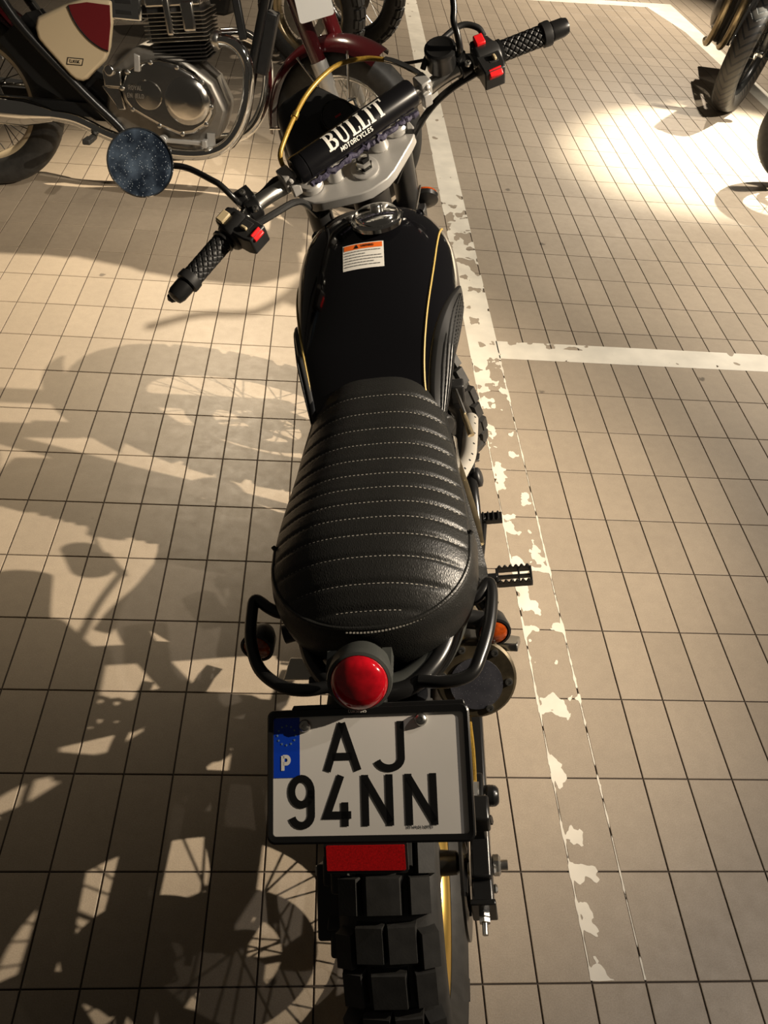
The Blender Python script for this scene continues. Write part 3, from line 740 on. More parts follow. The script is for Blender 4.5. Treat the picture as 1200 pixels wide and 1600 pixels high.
# ---- grab rails, indicators
for s_ in (-1, 1):
    k = 1 if s_ > 0 else 0
    q = .009 * k
    MB().tube([(.112 * s_, .205, .715), (.138 * s_, .198, .718), ((.158 - q) * s_, .206, .722), ((.170 - q + .010 * (1 - k)) * s_, .222, .724), ((.173 - q + .010 * (1 - k)) * s_, .200, .722), ((.166 - q + .012 * (1 - k)) * s_, .150, .718),
               ((.152 - q + .008 * (1 - k)) * s_, .105, .714), (.128 * s_, .078, .710), (.095 * s_, .070, .708), (.06 * s_, .075, .706)], .0088, 12, sm=8).build('grab_rail', 'black_metal', B)
    c = Vector((.161 if s_ > 0 else -.190, .191, .655)); ad_ = Vector((.12 * s_, -1, .22)).normalized()
    MB().tube([(.095 * s_, .215, .665), (.150 * s_, .205, .660)], .0145, 12).build('indicator_stalk', 'satin_black', B)
    h = MB().lathe([(.006, -.040), (.015, -.036), (.022, -.022), (.0255, 0), (.0255, .006), (.0220, .007), (.0215, .002)], c, ad_, 28).build('indicator_housing', 'satin_black', B)
    MB().lathe([(.0217, .0), (.0205, .006), (.015, .010), (.0, .0115)], c, ad_, 28).build('indicator_lens', 'amber', h)
for s_ in (1,):
    MB().tube([(.110, .50, .66), (.108, .40, .60), (.165, .30, .58)], .009, 10, sm=4).tube([(.100, .38, .62), (.150, .30, .565)], .009, 10).build('rail_strut', 'black_metal', B)

# ---- exhaust: header, shielded mid pipe, muffler with round end plate
MC = Vector((.130, .150, .598)); MD = Vector((.06, -.80, .60)).normalized()
MB().lathe([(.040, -.36), (.050, -.33), (.054, -.06), (.054, -.012), (.0545, -.008)], MC, MD, 40).build('muffler', 'steel', B)
ec = MB().lathe([(.057, -.012), (.0595, -.008), (.0595, .000), (.056, .004), (.0, .0045)], MC, MD, 48).build('muffler_end_cap', 'dirty_cap', B)
u, v, d = frame_of(MD, (0, 0, 1))
MB().lathe([(.0385, .004), (.0385, .0065), (.0, .0068)], MC - u * .007 - v * .002 * 0, MD, 40).build('muffler_end_plate', 'disc_dust', ec)
for k in range(6):
    a = radians(18 + 60 * k); p = MC + (u * cos(a) + v * sin(a)) * .0480
    MB().lathe([(.0055, .003), (.0055, .0075), (.0032, .0078), (.0030, .005)], p, MD, 14).build('cap_bolt', 'steel', ec)
MB().lathe([(.056, -.30), (.0575, -.295), (.0575, -.285), (.056, -.28)], MC, MD, 32).build('muffler_band', 'gold', B)
wd = MB(); wd.prism([(-.02, -.012), (.03, -.016), (.042, .012), (.0, .018)], (.182, .205, .600), (0, -.8, .6), (1, 0, 0), .012)
wd.build('muffler_bracket', 'steel', B, bevel=.002)
MB().tube([(.04, 1.00, .50), (.085, 1.06, .46), (.115, 1.02, .44), (.132, .93, .475), (.130, .80, .508), (.122, .71, .527), (.106, .64, .535), (.106, .56, .50), (.118, .47, .44), (.132, .41, .405)], .020, 14, sm=8).build('exhaust_pipe', 'dark_engine', B)
# perforated heat shield
HP = cat([(.146, .900, .500), (.142, .800, .528), (.135, .715, .545), (.117, .650, .560), (.102, .600, .565)], 6)
rows = []
for i, p in enumerate(HP):
    a = HP[min(i + 1, len(HP) - 1)] - HP[max(i - 1, 0)]; u_, v_, d_ = frame_of(a, (0, 0, 1))
    rows.append([p + u_ * (.019 * cos(q) - .010) + v_ * (-.017 * sin(q)) for q in [radians(-75 + 15 * j) for j in range(11)]])
hs = MB().grid(rows); hs.grid([[Vector(q) - Vector((0, 0, .0016)) for q in r] for r in rows]); hs = hs.build('heat_shield', 'mesh_plate', B, ang=60)
for k in range(9):
    i = int(1 + k * (len(HP) - 3) / 8); p = HP[i]; a = HP[i + 1] - HP[i - 1]; u_, v_, d_ = frame_of(a, (0, 0, 1))
    q = radians(38); c = p + u_ * (.019 * cos(q) - .010) - v_ * (.017 * sin(q)); n2 = (u_ * cos(q) - v_ * sin(q))
    q2 = radians(-28)
    MB().lathe([(.0026, -.001), (.0026, .0004)], c, n2, 10).build('vent_hole', 'hole', hs)
# side panel with pale edge
for s_ in (-1, 1):
    pts = [(.300, .600), (.34, .700), (.48, .730), (.60, .700), (.62, .62), (.54, .55), (.40, .54)]
    MB().prism([(a - .45, b - .64) for a, b in pts], (.104 * s_, .45, .64), (0, 1, 0), (0, 0, 1), .020, .96).build('side_panel', 'paint_black', B, bevel=.006) if s_ > 0 else \
    MB().prism([(b - .64, a - .45) for a, b in pts], (.104 * s_, .45, .64), (0, 0, 1), (0, 1, 0), .020, .96).build('side_panel', 'paint_black', B, bevel=.006)
MB().tube([(.098, .755, .560), (.115, .66, .585), (.131, .56, .600), (.146, .455, .612), (.150, .400, .618)], .0045, 10, sm=5, flat=1.7).tube([(.118, .60, .595), (.130, .58, .598)], .004, 8).build('side_trim', 'tinted_pipe', B)
# engine
en = MB()
en.prism([(-.20, -.10), (.16, -.12), (.21, -.05), (.20, .06), (.05, .10), (-.16, .10), (-.22, .02)], (-.095, .80, .34), (0, 1, 0), (0, 0, 1), .19)
en.build('crankcase', 'dark_engine', B, bevel=.012)
for s_ in (-1, 1):
    MB().lathe([(.088, 0), (.088, .016), (.080, .026), (.05, .030)], (.098 * s_, .78 if s_ > 0 else .86, .34), (s_, 0, 0), 32).build('engine_cover', 'dark_engine', B)
ci = MB(); u, v, d = frame_of((0, .18, 1), (1, 0, 0))
for k in range(10):
    c = Vector((0, .93, .45)) + d * (.018 * k); ci.box(c, (.15, .15, .006), R(-.18, 'X').to_3x3())
ci.box(Vector((0, .93, .45)) + d * .09, (.11, .11, .19), R(-.18, 'X').to_3x3())
ci.build('cylinder', 'dark_engine', B)
MB().box((0, .965, .665), (.16, .15, .085), R(-.18, 'X').to_3x3()).build('cylinder_head', 'dark_engine', B, bevel=.012)
cr = MB(); cr.tube([(.04, .80, .60), (.10, .74, .60)], .026, 14).box((.125, .845, .610), (.030, .030, .045))
cr.build('carburettor', 'satin_black', B, bevel=.004)
MB().tube([(.118, .85, .63), (.128, .81, .62), (.138, .775, .605)], .0032, 8, sm=4).build('throttle_cable', 'steel', B)
MB().tube([(.132, .79, .606), (.147, .735, .580)], [.005, .006, .007], 10).build('clutch_fitting', 'tinted_pipe', B)
MB().tube([(-.04, .72, .62), (.0, .62, .62), (.06, .58, .63)], .032, 14, sm=4).build('air_filter', 'satin_black', B)
rb_ = MB(); rb_.lathe([(.020, 0), (.022, .004), (.022, .014), (.012, .018)], (.142, .815, .395), (1, 0, .2), 20).box((.139, .84, .405), (.014, .060, .050))
rb_.build('clutch_arm_housing', 'satin_black', B, bevel=.003)
MB().prism([(-.010, -.014), (.012, -.010), (.014, .012), (-.008, .012)], (.145, .832, .435), (1, 0, 0), (0, 1, 0), .006).build('clamp_tab', 'steel', B, bevel=.001)
MB().tube([(.136, .84, .40), (.139, .76, .39), (.139, .68, .33), (.13, .62, .30)], .012, 10, sm=5).build('frame_rail', 'black_metal', B)
# foot controls
def toothed_peg(c, s_, w_, l_, name):
    b = MB(); c = Vector(c)
    for yy in (-w_ / 2, w_ / 2):
        n_ = 6; b.box(c + Vector((0, yy, 0)), (l_, .004, .014))
        for k in range(n_):
            x = c.x - l_ / 2 + l_ * (k + .5) / n_
            b.prism([(-.0055, 0), (.0055, 0), (.0018, .008), (-.0018, .008)], (x, c.y + yy + .002, c.z + .006), (1, 0, 0), (0, 0, 1), .004)
    b.box(c + Vector((s_ * l_ / 2, 0, 0)), (.005, w_, .018)); b.box(c - Vector((s_ * l_ / 2, 0, 0)), (.006, w_, .016)); b.box(c, (l_, .005, .010)); b.box(c + Vector((s_ * .01, 0, -.002)), (.004, w_, .010))
    b.tube([c - Vector((s_ * (l_ / 2), 0, 0)), c - Vector((s_ * (l_ / 2 + .045), 0, 0))], .010, 10)
    b.lathe([(.013, 0), (.013, .006)], c - Vector((s_ * (l_ / 2 + .02), .012, 0)), (0, -1, 0), 10)
    return b.build(name, 'black_metal', B, bevel=.0012)
toothed_peg((.208, .582, .325), 1, .040, .068, 'footpeg')
toothed_peg((-.208, .582, .325), -1, .040, .068, 'footpeg')
b = MB(); b.box((.170, .782, .300), (.052, .026, .012))
for k in range(4): b.prism([(-.004, 0), (.004, 0), (.001, .007), (-.001, .007)], (.154 + k * .011, .794, .305), (1, 0, 0), (0, 0, 1), .024)
b.lathe([(.007, 0), (.007, .004)], (.153, .778, .306), (0, 0, 1), 12)
b.tube([(.155, .765, .298), (.147, .70, .29), (.140, .64, .30), (.135, .58, .31)], .0065, 8, sm=4)
b.build('brake_pedal', 'black_metal', B, bevel=.001)
MB().tube([(-.135, .66, .30), (-.145, .74, .28), (-.150, .82, .29)], .006, 8, sm=4).tube([(-.150, .82, .29), (-.200, .82, .29)], .011, 10).build('gear_lever', 'black_metal', B)
MB().tube([(-.09, .66, .20), (-.15, .60, .13), (-.235, .55, .062)], .010, 10, sm=4).box((-.237, .548, .060), (.035, .05, .006), R(.23, 'Y').to_3x3()).build('side_stand', 'black_metal', B)
for s_ in (-1,):
    MB().prism([(-.045, -.018), (.040, -.022), (.048, .016), (-.030, .022)], (-.178, .315, .42), (1, 0, 0), (0, .8, .6), .010, .92).build('passenger_peg_plate', 'mesh_plate', B, bevel=.002)
    b = MB()
    for k in range(6): b.box((-.150 + .010 * k, .285, .425), (.006, .045, .022))
    b.tube([(-.17, .285, .42), (-.09, .285, .42)], .011, 10); b.build('passenger_peg', 'pad_rubber', B, bevel=.002)

# ================================================================== steering assembly
ST0 = T(-.010, 1.014, 1.017) @ R(.4449647, 'X') @ R(.5903985, 'Z')
ST = ST0 @ Matrix.Scale(1.04, 4)
FL = .70
while (BM @ ST0 @ Vector((0, .05, -FL))).z > .324: FL += .002
def sbuild(b, name, m, **k):
    return b.build(name, m, B, mw=ST, **k)
wheel(B, ST0 @ T(0, .05, -FL), .33, .235, .056, disc=(-.060, .13))
fk = []
for s_ in (-1, 1):
    MB().lathe([(.0245, 0), (.0245, -.42)], (.099 * s_, .031, -.012), (0, 0, 1), 24).build('fork_tube', 'satin_black', B, mw=ST0)
    MB().lathe([(.029, -.38), (.029, -.41), (.0265, -.43), (.0265, -FL), (.020, -FL - .02)], (.099 * s_, .036, 0), (0, 0, 1), 24).build('fork_slider', 'black_metal', B, mw=ST0)
    sbuild(MB().lathe([(.0235, .010), (.0235, .020), (.020, .024), (.012, .025), (.011, .020)], (.095 * s_, .030, 0), (0, 0, 1), 24), 'fork_cap', 'alloy')
yp = [(-.127, .034), (-.125, .012), (-.114, -.006), (-.100, -.015), (-.040, -.046), (-.018, -.053), (.018, -.053), (.040, -.046), (.100, -.015), (.114, -.006), (.125, .012), (.127, .034),
      (.116, .054), (.095, .061), (.072, .056), (.040, .044), (-.040, .044), (-.072, .056), (-.095, .061), (-.116, .054)]
yk = sbuild(MB().prism(yp, (0, 0, -.014), (1, 0, 0), (0, 1, 0), .022, .985), 'top_yoke', 'alloy', bevel=.0025)
sbuild(MB().prism([(x * 1.0, y * .95) for x, y in yp], (0, 0, -.215), (1, 0, 0), (0, 1, 0), .030), 'lower_yoke', 'satin_black', bevel=.003)
sbuild(MB().lathe([(.026, .008), (.026, .012), (.023, .013), (.014, .013)], (0, -.006, 0), (0, 0, 1), 32), 'stem_washer', 'alloy')
sbuild(MB().lathe([(.0165, .013), (.0165, .017), (.0125, .0175), (.0145, .026), (.0135, .033), (.010, .036), (.0, .037)], (0, -.006, 0), (0, 0, 1), 6, hint=(1, 0, 0)), 'stem_nut', 'chrome', ang=25)
sbuild(MB().lathe([(.024, -.16), (.024, -.014)], (0, -.006, 0), (0, 0, 1), 24).lathe([(.036, -.10), (.036, -.03)], (0, -.006, 0), (0, 0, 1), 24), 'steering_stem', 'dark_engine')
for s_ in (-1, 1):
    sbuild(MB().lathe([(.018, .008), (.016, .014), (.0125, .034), (.0125, .056)], (.050 * s_, .018, 0), (0, 0, 1), 24).box((.052 * s_, .016, .062), (.030, .040, .030)), 'bar_riser', 'alloy', bevel=.002)
# handlebar
bar = [(-.370, -.058, .090), (-.31, -.038, .090), (-.262, -.025, .090), (-.215, -.010, .089), (-.178, -.004, .084), (-.148, .004, .072), (-.120, .012, .062), (-.075, .016, .058), (.075, .016, .058), (.120, .012, .062), (.148, .004, .072), (.178, -.004, .084), (.215, -.012, .089), (.262, -.027, .090), (.31, -.040, .090), (.355, -.054, .090)]
sbuild(MB().tube(bar, .0128, 16, sm=5), 'handlebar', 'steel')
pad_y, pad_z, pad_r = -.008, .100, .0245
sbuild(MB().tube([(-.150, pad_y, pad_z - .003), (.150, pad_y, pad_z - .003)], .0065, 12), 'crossbar', 'steel')
pad = sbuild(MB().lathe([(.017, -.130), (.0225, -.1285), (pad_r, -.124), (pad_r, -.112), (pad_r - .0012, -.1105), (pad_r, -.109), (pad_r, .113), (.0225, .1175), (.017, .119)], (0, pad_y, pad_z), (1, 0, 0), 40), 'crossbar_pad', 'pad_vinyl')
for s_ in (-1, 1):
    x = .144 * s_
    sbuild(MB().box((x, -.003, .092), (.022, .028, .034)).box((x - .004 * s_, -.018, .078), (.018, .012, .026)).lathe([(.006, 0), (.006, .006), (.003, .007)], (x, -.016, .098), (0, -.7, .7), 10), 'crossbar_clamp', 'alloy', bevel=.004)
# direction from the pad towards the viewer decides where lettering sits round the pad
phi0 = radians(204)      # angle in the y-z plane of the pad
def pad_map(a, b):       # a along the pad, b around (positive = upwards/forwards)
    ph = radians(136) - b / pad_r
    return (a, pad_y + (pad_r + .0007) * cos(ph), pad_z + (pad_r + .0007) * sin(ph))
# BULLIT in tall slab-serif capitals
def bullit():
    out = []; x = -.0655; H = .031; z0 = -.004
    def bar_(x0, y0, x1, y1, w_):
        n = 6
        P = [Vector((x0 + (x1 - x0) * i / n, y0 + (y1 - y0) * i / n)) for i in range(n + 1)]
        out.extend(stroke_polys(P, w_))
    def st_(pts, w_): out.extend(stroke_polys([Vector(p) for p in pts], w_))
    # B
    bar_(x + .0055, 0, x + .0055, H, .0058); st_([(x, .0012), (x + .013, .0012)] + arc(x + .0115, H * .26, .0062, H * .235, -80, 85, 8), .0030); st_([(x, H - .0012), (x + .012, H - .0012)] + arc(x + .0105, H * .74, .0058, H * .215, 80, -80, 8), .0030); st_([(x + .004, H * .5), (x + .012, H * .5)], .0028)
    st_(arc(x + .0125, H * .26, .0062, H * .22, -60, 60, 6), .0052); st_(arc(x + .0115, H * .74, .0058, H * .20, -60, 60, 6), .0048)
    x += .0245
    bar_(x + .004, H * .98, x + .004, H * .22, .0055); bar_(x + .0165, H * .98, x + .0165, H * .22, .0030); st_([(x + .004, H * .24)] + arc(x + .0102, H * .22, .0062, H * .20, 180, 360, 10), .0034); st_([(x - .0005, H - .0012), (x + .0085, H - .0012)], .0024); st_([(x + .0125, H - .0012), (x + .0205, H - .0012)], .0024)
    x += .0240
    for _ in range(2):
        bar_(x + .0048, 0, x + .0048, H, .0056); st_([(x, H - .0012), (x + .0098, H - .0012)], .0024); st_([(x, .0012), (x + .0155, .0012), (x + .0165, H * .27)], .0026)
        x += .0192
    bar_(x + .0048, 0, x + .0048, H, .0056); st_([(x, H - .0012), (x + .0098, H - .0012)], .0024); st_([(x, .0012), (x + .0098, .0012)], .0024)
    x += .0125
    bar_(x + .0105, 0, x + .0105, H, .0056); st_([(x + .0008, H * .72), (x, H - .0014), (x + .021, H - .0014), (x + .0202, H * .72)], .0028); st_([(x + .006, .0012), (x + .0155, .0012)], .0024)
    x += .024
    return [[Vector((q[0], q[1] + z0)) for q in p] for p in out], x
tp, xe = bullit()
polys_mesh([[Vector((q[0] * 1.0, q[1])) for q in p] for p in tp], pad_map, 'pad_lettering', 'white', pad)
tp, tw = text_polys('MOTORCYCLES', .0078, .0015, -.046, -.0145, 1.12, .06, sub=.003)
polys_mesh(tp, pad_map, 'pad_small_lettering', 'white', pad)
random.seed(11)
ed = [(-.115 + .0046 * k, pad_y - .022 + random.uniform(-.002, .002), pad_z - .022 + random.uniform(-.0015, .0015)) for k in range(50)]
MB().tube(ed, [.004 + .0022 * random.random() for _ in range(25)], 6).build('pad_webbing', 'purple', pad)
# grips with raised lattice
def grip(s_):
    p0 = Vector(((.288 if s_ > 0 else .296) * s_, -.0345, .090)); p1 = Vector(((.362 if s_ > 0 else .374) * s_, -.0565 if s_ > 0 else -.0595, .090)); d = (p1 - p0).normalized(); u, v, _ = frame_of(d); L_ = (p1 - p0).length
    rows = []
    NA, NLn = 88, 110
    for i in range(NLn + 1):
        h = L_ * i / NLn; row = []
        for j in range(NA):
            a = 2 * pi * j / NA; A = a * 4; Bq = h / .0062 * pi * .5
            g = min(abs(sin(A + Bq)), abs(sin(A - Bq)))
            r = .0150 + .0024 * min(1, g * 2.0)
            row.append(p0 + d * h + (u * cos(a) + v * sin(a)) * r)
        rows.append(row)
    g = sbuild(MB().grid([[tuple(q) for q in r] for r in rows], closed=True), 'grip', 'pad_rubber', ang=35)
    MB().lathe([(.0155, -.004), (.0205, -.003), (.0205, .002), (.0160, .004)], p0, d, 28).build('grip_flange', 'black_metal', g)
    MB().lathe([(.0160, -.002), (.0200, 0), (.0205, .010), (.0200, .014), (.016, .016)], p1, d, 28).build('grip_collar', 'satin_black', g)
    MB().lathe([(.0125, .015), (.0160, .018), (.0155, .038), (.0130, .046), (.008, .048), (.0, .049)], p1, d, 28).build('bar_end', 'black_metal', g)
    return p0, p1, d
gp = {s_: grip(s_) for s_ in (-1, 1)}
# switch clusters
def cluster(s_):
    c = Vector(((.258 if s_ > 0 else -.264) * 1.0, -.031, .090)); d = Vector((s_, -.29, 0)).normalized(); v3 = Vector((.25 * s_ * 0 + d.y * -1 * s_ * 0, 0, 0))
    fwd = Vector((.29 * s_, 1, 0)).normalized(); upv = Vector((0, 0, 1))
    def P_(a, b, h): return c + d * a + fwd * b + upv * h
    b = MB(); b.lathe([(.022, -.020), (.0255, -.016), (.0255, .020), (.022, .026)], c, d, 28)
    b.prism([(-.020, -.052), (.016, -.052), (.020, -.040), (.022, .010), (.016, .030), (-.016, .030), (-.021, .015)], P_(0, 0, -.014), d * 1.0, fwd * 1.0, .036 if s_ > 0 else -.036)
    sw = sbuild(b, 'switch_housing', 'satin_black', bevel=.003)
    def bx(a, b_, h, dims, name, m, tilt=0.0):
        Rm_ = Matrix((d, fwd, upv)).transposed() @ R(tilt, 'X').to_3x3()
        return MB().box(P_(a, b_, h), dims, Rm_).build(name, m, sw, bevel=.002)
    return c, d, fwd, sw, bx, P_
c, d, f_, sw, bx, P_ = cluster(1)
lab(bx(-.002, .020, .025, (.017, .020, .010), 'kill_switch', 'red', .15), 'red rocker on the right switch box')
lab(bx(-.001, -.049, .014, (.024, .014, .014), 'starter_button', 'red', .6), 'dark red push button at the rear of the right switch box')
bx(.004, -.026, .0205, (.018, .018, .004), 'switch_recess', 'hole')
lab(bx(.007, -.026, .024, (.006, .012, .006), 'light_slider', 'cream'), 'cream slider on the right switch box')
polys_mesh([[Vector((-.010, .001)), Vector((-.003, .001)), Vector((-.0065, .007))]] + stroke_polys(arc(.010, .012, .0025, .0025, 0, 360, 10), .0008), lambda a, b: P_(a, b - .006, .0226), 'switch_symbol', 'ink_grey', sw)
c, d, f_, sw, bx, P_ = cluster(-1)
lab(bx(.006, .018, .025, (.022, .015, .009), 'dimmer_switch', 'cream', .15), 'cream rocker on the left switch box')
bx(-.004, -.024, .0205, (.020, .022, .004), 'switch_recess', 'hole')
lab(bx(.003, -.026, .024, (.006, .013, .006), 'indicator_slider', 'cream'), 'cream slider on the left switch box')
lab(bx(-.001, -.048, .016, (.022, .014, .012), 'horn_button', 'red', .6), 'red push button at the rear of the left switch box')
polys_mesh([[Vector((x - .0022, 0)), Vector((x, -.0022)), Vector((x + .0022, 0)), Vector((x, .0022))] for x in (-.008, .001)], lambda a, b: P_(a * -1, b - .003, .0226), 'switch_symbol', 'white', sw)
# mirror perches, brake reservoir, levers
for s_ in (-1, 1):
    sbuild(MB().lathe([(.017, -.012), (.019, -.010), (.019, .010), (.017, .012)], (.222 * s_, -.014, .090), (1, 0, 0), 20).box((.222 * s_, .010, .093), (.030, .030, .026)), 'lever_perch', 'black_metal', bevel=.003)
    q = MB()
    for y in (.010, -.030): q.lathe([(.0055, 0), (.0055, .005), (.003, .006), (.0028, .003)], (.222 * s_, y, .108 if y > 0 else .104), (0, -.2, 1), 12)
    sbuild(q, 'clamp_bolt', 'steel')
    sbuild(MB().tube([(.240 * s_, .022, .072), (.285 * s_, .016, .052), (.340 * s_, -.002, .040), (.395 * s_, -.022, .040), (.414 * s_, -.030, .044)], [.008, .007, .006, .006, .009], 10, sm=5, flat=.7).lathe([(.001, -.009), (.007, -.006), (.0095, 0), (.007, .006), (.001, .009)], (.418 * s_, -.032, .046), (1, 0, 0), 14), 'brake_lever' if s_ > 0 else 'clutch_lever', 'black_metal')
rsv = sbuild(MB().lathe([(.021, -.020), (.025, -.016), (.026, .010), (.027, .012), (.027, .020), (.023, .022), (.019, .0205)], (.190, .002, .118), (0, 0, 1), 24).box((.212, .012, .098), (.045, .022, .022)), 'brake_reservoir', 'black_metal')
sbuild(MB().tube([(-.236, .000, .100), (-.243, -.010, .128), (-.250, .010, .148), (-.256, .026, .152), (-.275, .075, .155), (-.300, .100, .160), (-.330, .112, .176)], .0052, 10, sm=5), 'mirror_arm', 'black_metal')
MCn = Vector((-.336, .094, .197)); camL = (ST.inverted() @ (BM.inverted() @ cam.matrix_world.translation))
md = Vector((.05, -.76, .60)).normalized()
ms = sbuild(MB().lathe([(.018, -.016), (.042, -.010), (.0505, -.003), (.0520, .002), (.0515, .004), (.0495, .0045), (.0485, .002)], MCn, md, 56), 'mirror', 'black_metal')
MB().lathe([(.0515, .0030), (.0520, .0045), (.0505, .0060), (.0495, .004)], MCn, md, 56, caps=False).build('mirror_ring', 'chrome', ms)
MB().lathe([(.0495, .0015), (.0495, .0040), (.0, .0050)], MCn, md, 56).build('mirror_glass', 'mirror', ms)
sbuild(MB().tube([(.226, .004, .100), (.214, -.022, .135), (.217, -.012, .160), (.222, .002, .170), (.238, .022, .190), (.262, .075, .262)], .0056, 10, sm=5), 'mirror_arm', 'black_metal')
MC2 = Vector((.300, .105, .290))
ms = sbuild(MB().lathe([(.020, -.020), (.044, -.012), (.0535, -.003), (.0550, .002), (.0525, .0045)], MC2, Vector((-.1, -.8, .5)), 40), 'mirror', 'black_metal')
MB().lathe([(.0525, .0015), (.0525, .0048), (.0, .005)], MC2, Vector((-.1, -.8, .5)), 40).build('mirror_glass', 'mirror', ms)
# hoses and cables
hose = sbuild(MB().tube([(-.135, .020, .085), (-.131, .030, .110), (-.104, .050, .118), (-.062, .080, .118), (-.024, .104, .116), (.018, .120, .114), (.059, .124, .112), (.100, .104, .110), (.124, .075, .110)], .0042, 10, sm=8), 'brake_hose', 'gold_hose')
MB().tube([(-.070, .074, .118), (-.062, .080, .118)], .0062, 10).build('hose_clip', 'gold', hose)
MB().tube([(.124, .076, .110), (.134, .056, .110), (.150, .030, .100), (.155, .012, .095)], .0052, 10, sm=4).build('hose_banjo', 'chrome', hose)
sbuild(MB().tube([(.150, .075, .085), (.165, .050, .095), (.205, .020, .100)], .0028, 8, sm=4), 'control_cable', 'satin_black')
sbuild(MB().tube([(.160, .016, .105), (.175, .019, .120), (.215, .030, .122), (.256, .030, .124), (.275, .010, .120), (.276, -.006, .112)], .0052, 10, sm=6), 'control_cable', 'satin_black')
sbuild(MB().tube([(-.230, .012, .080), (-.190, .018, .075), (-.150, .030, .070), (-.120, .050, .02), (-.08, .06, -.08)], .0050, 8, sm=5).tube([(-.236, -.030, .074), (-.190, -.026, .066), (-.150, -.016, .050), (-.125, .0, .01), (-.09, .03, -.10)], .0060, 8, sm=5), 'control_cable', 'satin_black')
sbuild(MB().tube([(.236, -.030, .076), (.190, -.022, .070), (.150, -.010, .045), (.115, .0, .0), (.07, .02, -.1)], .006, 8, sm=5), 'control_cable', 'satin_black')
sbuild(MB().tube([(.10, -.02, -.10), (.07, -.035, -.14), (.05, -.02, -.20)], .0022, 6, sm=5), 'control_cable', 'steel')
# instrument and headlight cowl
rows = []
for t_, yy, zz, wx, wz in [(0, .062, .010, .080, .010), (1, .070, .018, .090, .030), (2, .110, .026, .084, .045), (3, .150, .032, .072, .065), (4, .190, .036, .058, .075), (5, .208, .034, .052, .072), (6, .214, .020, .046, .060)]:
    rows.append([(-.004 + wx * (1 if cos(a) > 0 else -1) * abs(cos(a)) ** .5, yy, zz - wz + wz * (1 if sin(a) > 0 else -1) * abs(sin(a)) ** .5) for a in [2 * pi * k / 28 for k in range(28)]])
cw = MB().grid(rows, closed=True); cw.f.append(tuple(range(28))); cw.f.append(tuple(len(cw.v) - 28 + j for j in reversed(range(28))))
cowl = sbuild(cw, 'headlight_cowl', 'satin_black', ang=50)
sd_ = Vector((0, -.45, .9))
inst_ = sbuild(MB().lathe([(.028, -.03), (.0325, -.02), (.0325, .004), (.030, .006), (.0285, .003)], (.020, .098, .040), sd_, 32), 'speedometer', 'black_metal')
MB().lathe([(.0285, .0), (.0285, .0035), (0, .0036)], (.020, .098, .040), sd_, 32).build('dial', 'paint_black', inst_)
u, v, d = frame_of(sd_, (0, 0, 1)); rd_ = []
for k in range(5): rd_.append([Vector((-.006 + k * .0026, -.0015)), Vector((-.0046 + k * .0026, -.0015)), Vector((-.0042 + k * .0026, .002)), Vector((-.0057 + k * .0026, .0026))])
polys_mesh(rd_, lambda a, b: Vector((.020, .098, .040)) + d * .0042 - v * a + u * b, 'dial_marking', 'red', inst_)
sbuild(MB().lathe([(.045, -.02), (.060, .02), (.062, .045), (.058, .050)], (0, .170, -.095), (0, 1, 0), 36), 'headlight', 'black_metal')
sbuild(MB().lathe([(.058, .045), (.048, .055), (.0, .060)], (0, .170, -.095), (0, 1, 0), 36), 'headlight_lens', 'chrome')
for s_ in (-1, 1):
    sbuild(MB().tube([(.104 * s_, .020, -.185), (.126 * s_, .014, -.185)], .009, 10), 'indicator_stalk', 'steel')
    h = sbuild(MB().lathe([(.012, -.010), (.027, -.004), (.0285, .004), (.027, .006)], (.124 * s_, .012, -.185), (.55 * s_, .80, .1), 28), 'indicator_housing', 'black_metal')
    MB().lathe([(.027, .005), (.026, .010), (.018, .014), (0, .016)], (.124 * s_, .012, -.185), (.55 * s_, .80, .1), 28).build('indicator_lens', 'amber', h)
# front fender
mg = []
for k in range(9):
    a = radians(56 + k * 7); rr_ = .362
    mg.append([((.066 * sin(q)), .05 + rr_ * cos(a), -FL + (rr_ - .02 * (1 - cos(q))) * sin(a)) for q in [radians(-80 + 20 * j) for j in range(9)]])
MB().grid(mg).build('front_fender', 'black_metal', B, mw=ST0)

# ================================================================== the maroon and cream classic motorcycle, upper left
CB = T(-1.98, 3.16, 0) @ R(radians(-92), 'Z') @ R(radians(-9), 'Y')
C_ = thing('motorcycle', 'maroon and cream classic motorcycle with polished engine, standing at the upper left', 'motorcycle', CB)
wheel(C_, T(0, .03, .33), .335, .232, .060, style='road', rim='cream_paint', spokes=36, disc=(.07, .13), hub='dull_alloy', spoke_mat='dark_engine', spoke_r=.002)
CS = T(0, 1.290, .86) @ R(radians(25.5), 'X') @ R(radians(-25), 'Z')
CF = .40
while (CB @ CS @ Vector((0, -.010, -CF))).z > .322: CF += .002
wheel(C_, CS @ T(0, -.010, -CF), .325, .225, .055, style='road', rim='chrome', spokes=36, disc=(.065, .14), hub='chrome', spoke_r=.002)
for s_ in (-1, 1):
    MB().lathe([(.031, .25), (.031, -.300), (.027, -.310)], (.098 * s_, .03, 0), (0, 0, 1), 24).build('fork_cover', 'maroon_red' if s_ < 0 else 'maroon', C_, mw=CS)
    MB().lathe([(.033, -.300), (.033, -.39), (.028, -.40), (.028, -CF - .01), (.02, -CF - .025)], (.098 * s_, .03, 0), (0, 0, 1), 24).build('fork_slider', 'alloy', C_, mw=CS)
rows = []
for k in range(21):
    a = radians(40 + k * 6.2); rr_ = .360
    rows.append([(.080 * sin(q), -.010 + (rr_ - .045 * (1 - cos(q))) * cos(a), -CF + (rr_ - .045 * (1 - cos(q))) * sin(a)) for q in [radians(-88 + 16 * j) for j in range(12)]])
fd = MB().grid(rows).build('front_fender', 'maroon', C_, mw=CS, ang=70)
sb_ = MB()
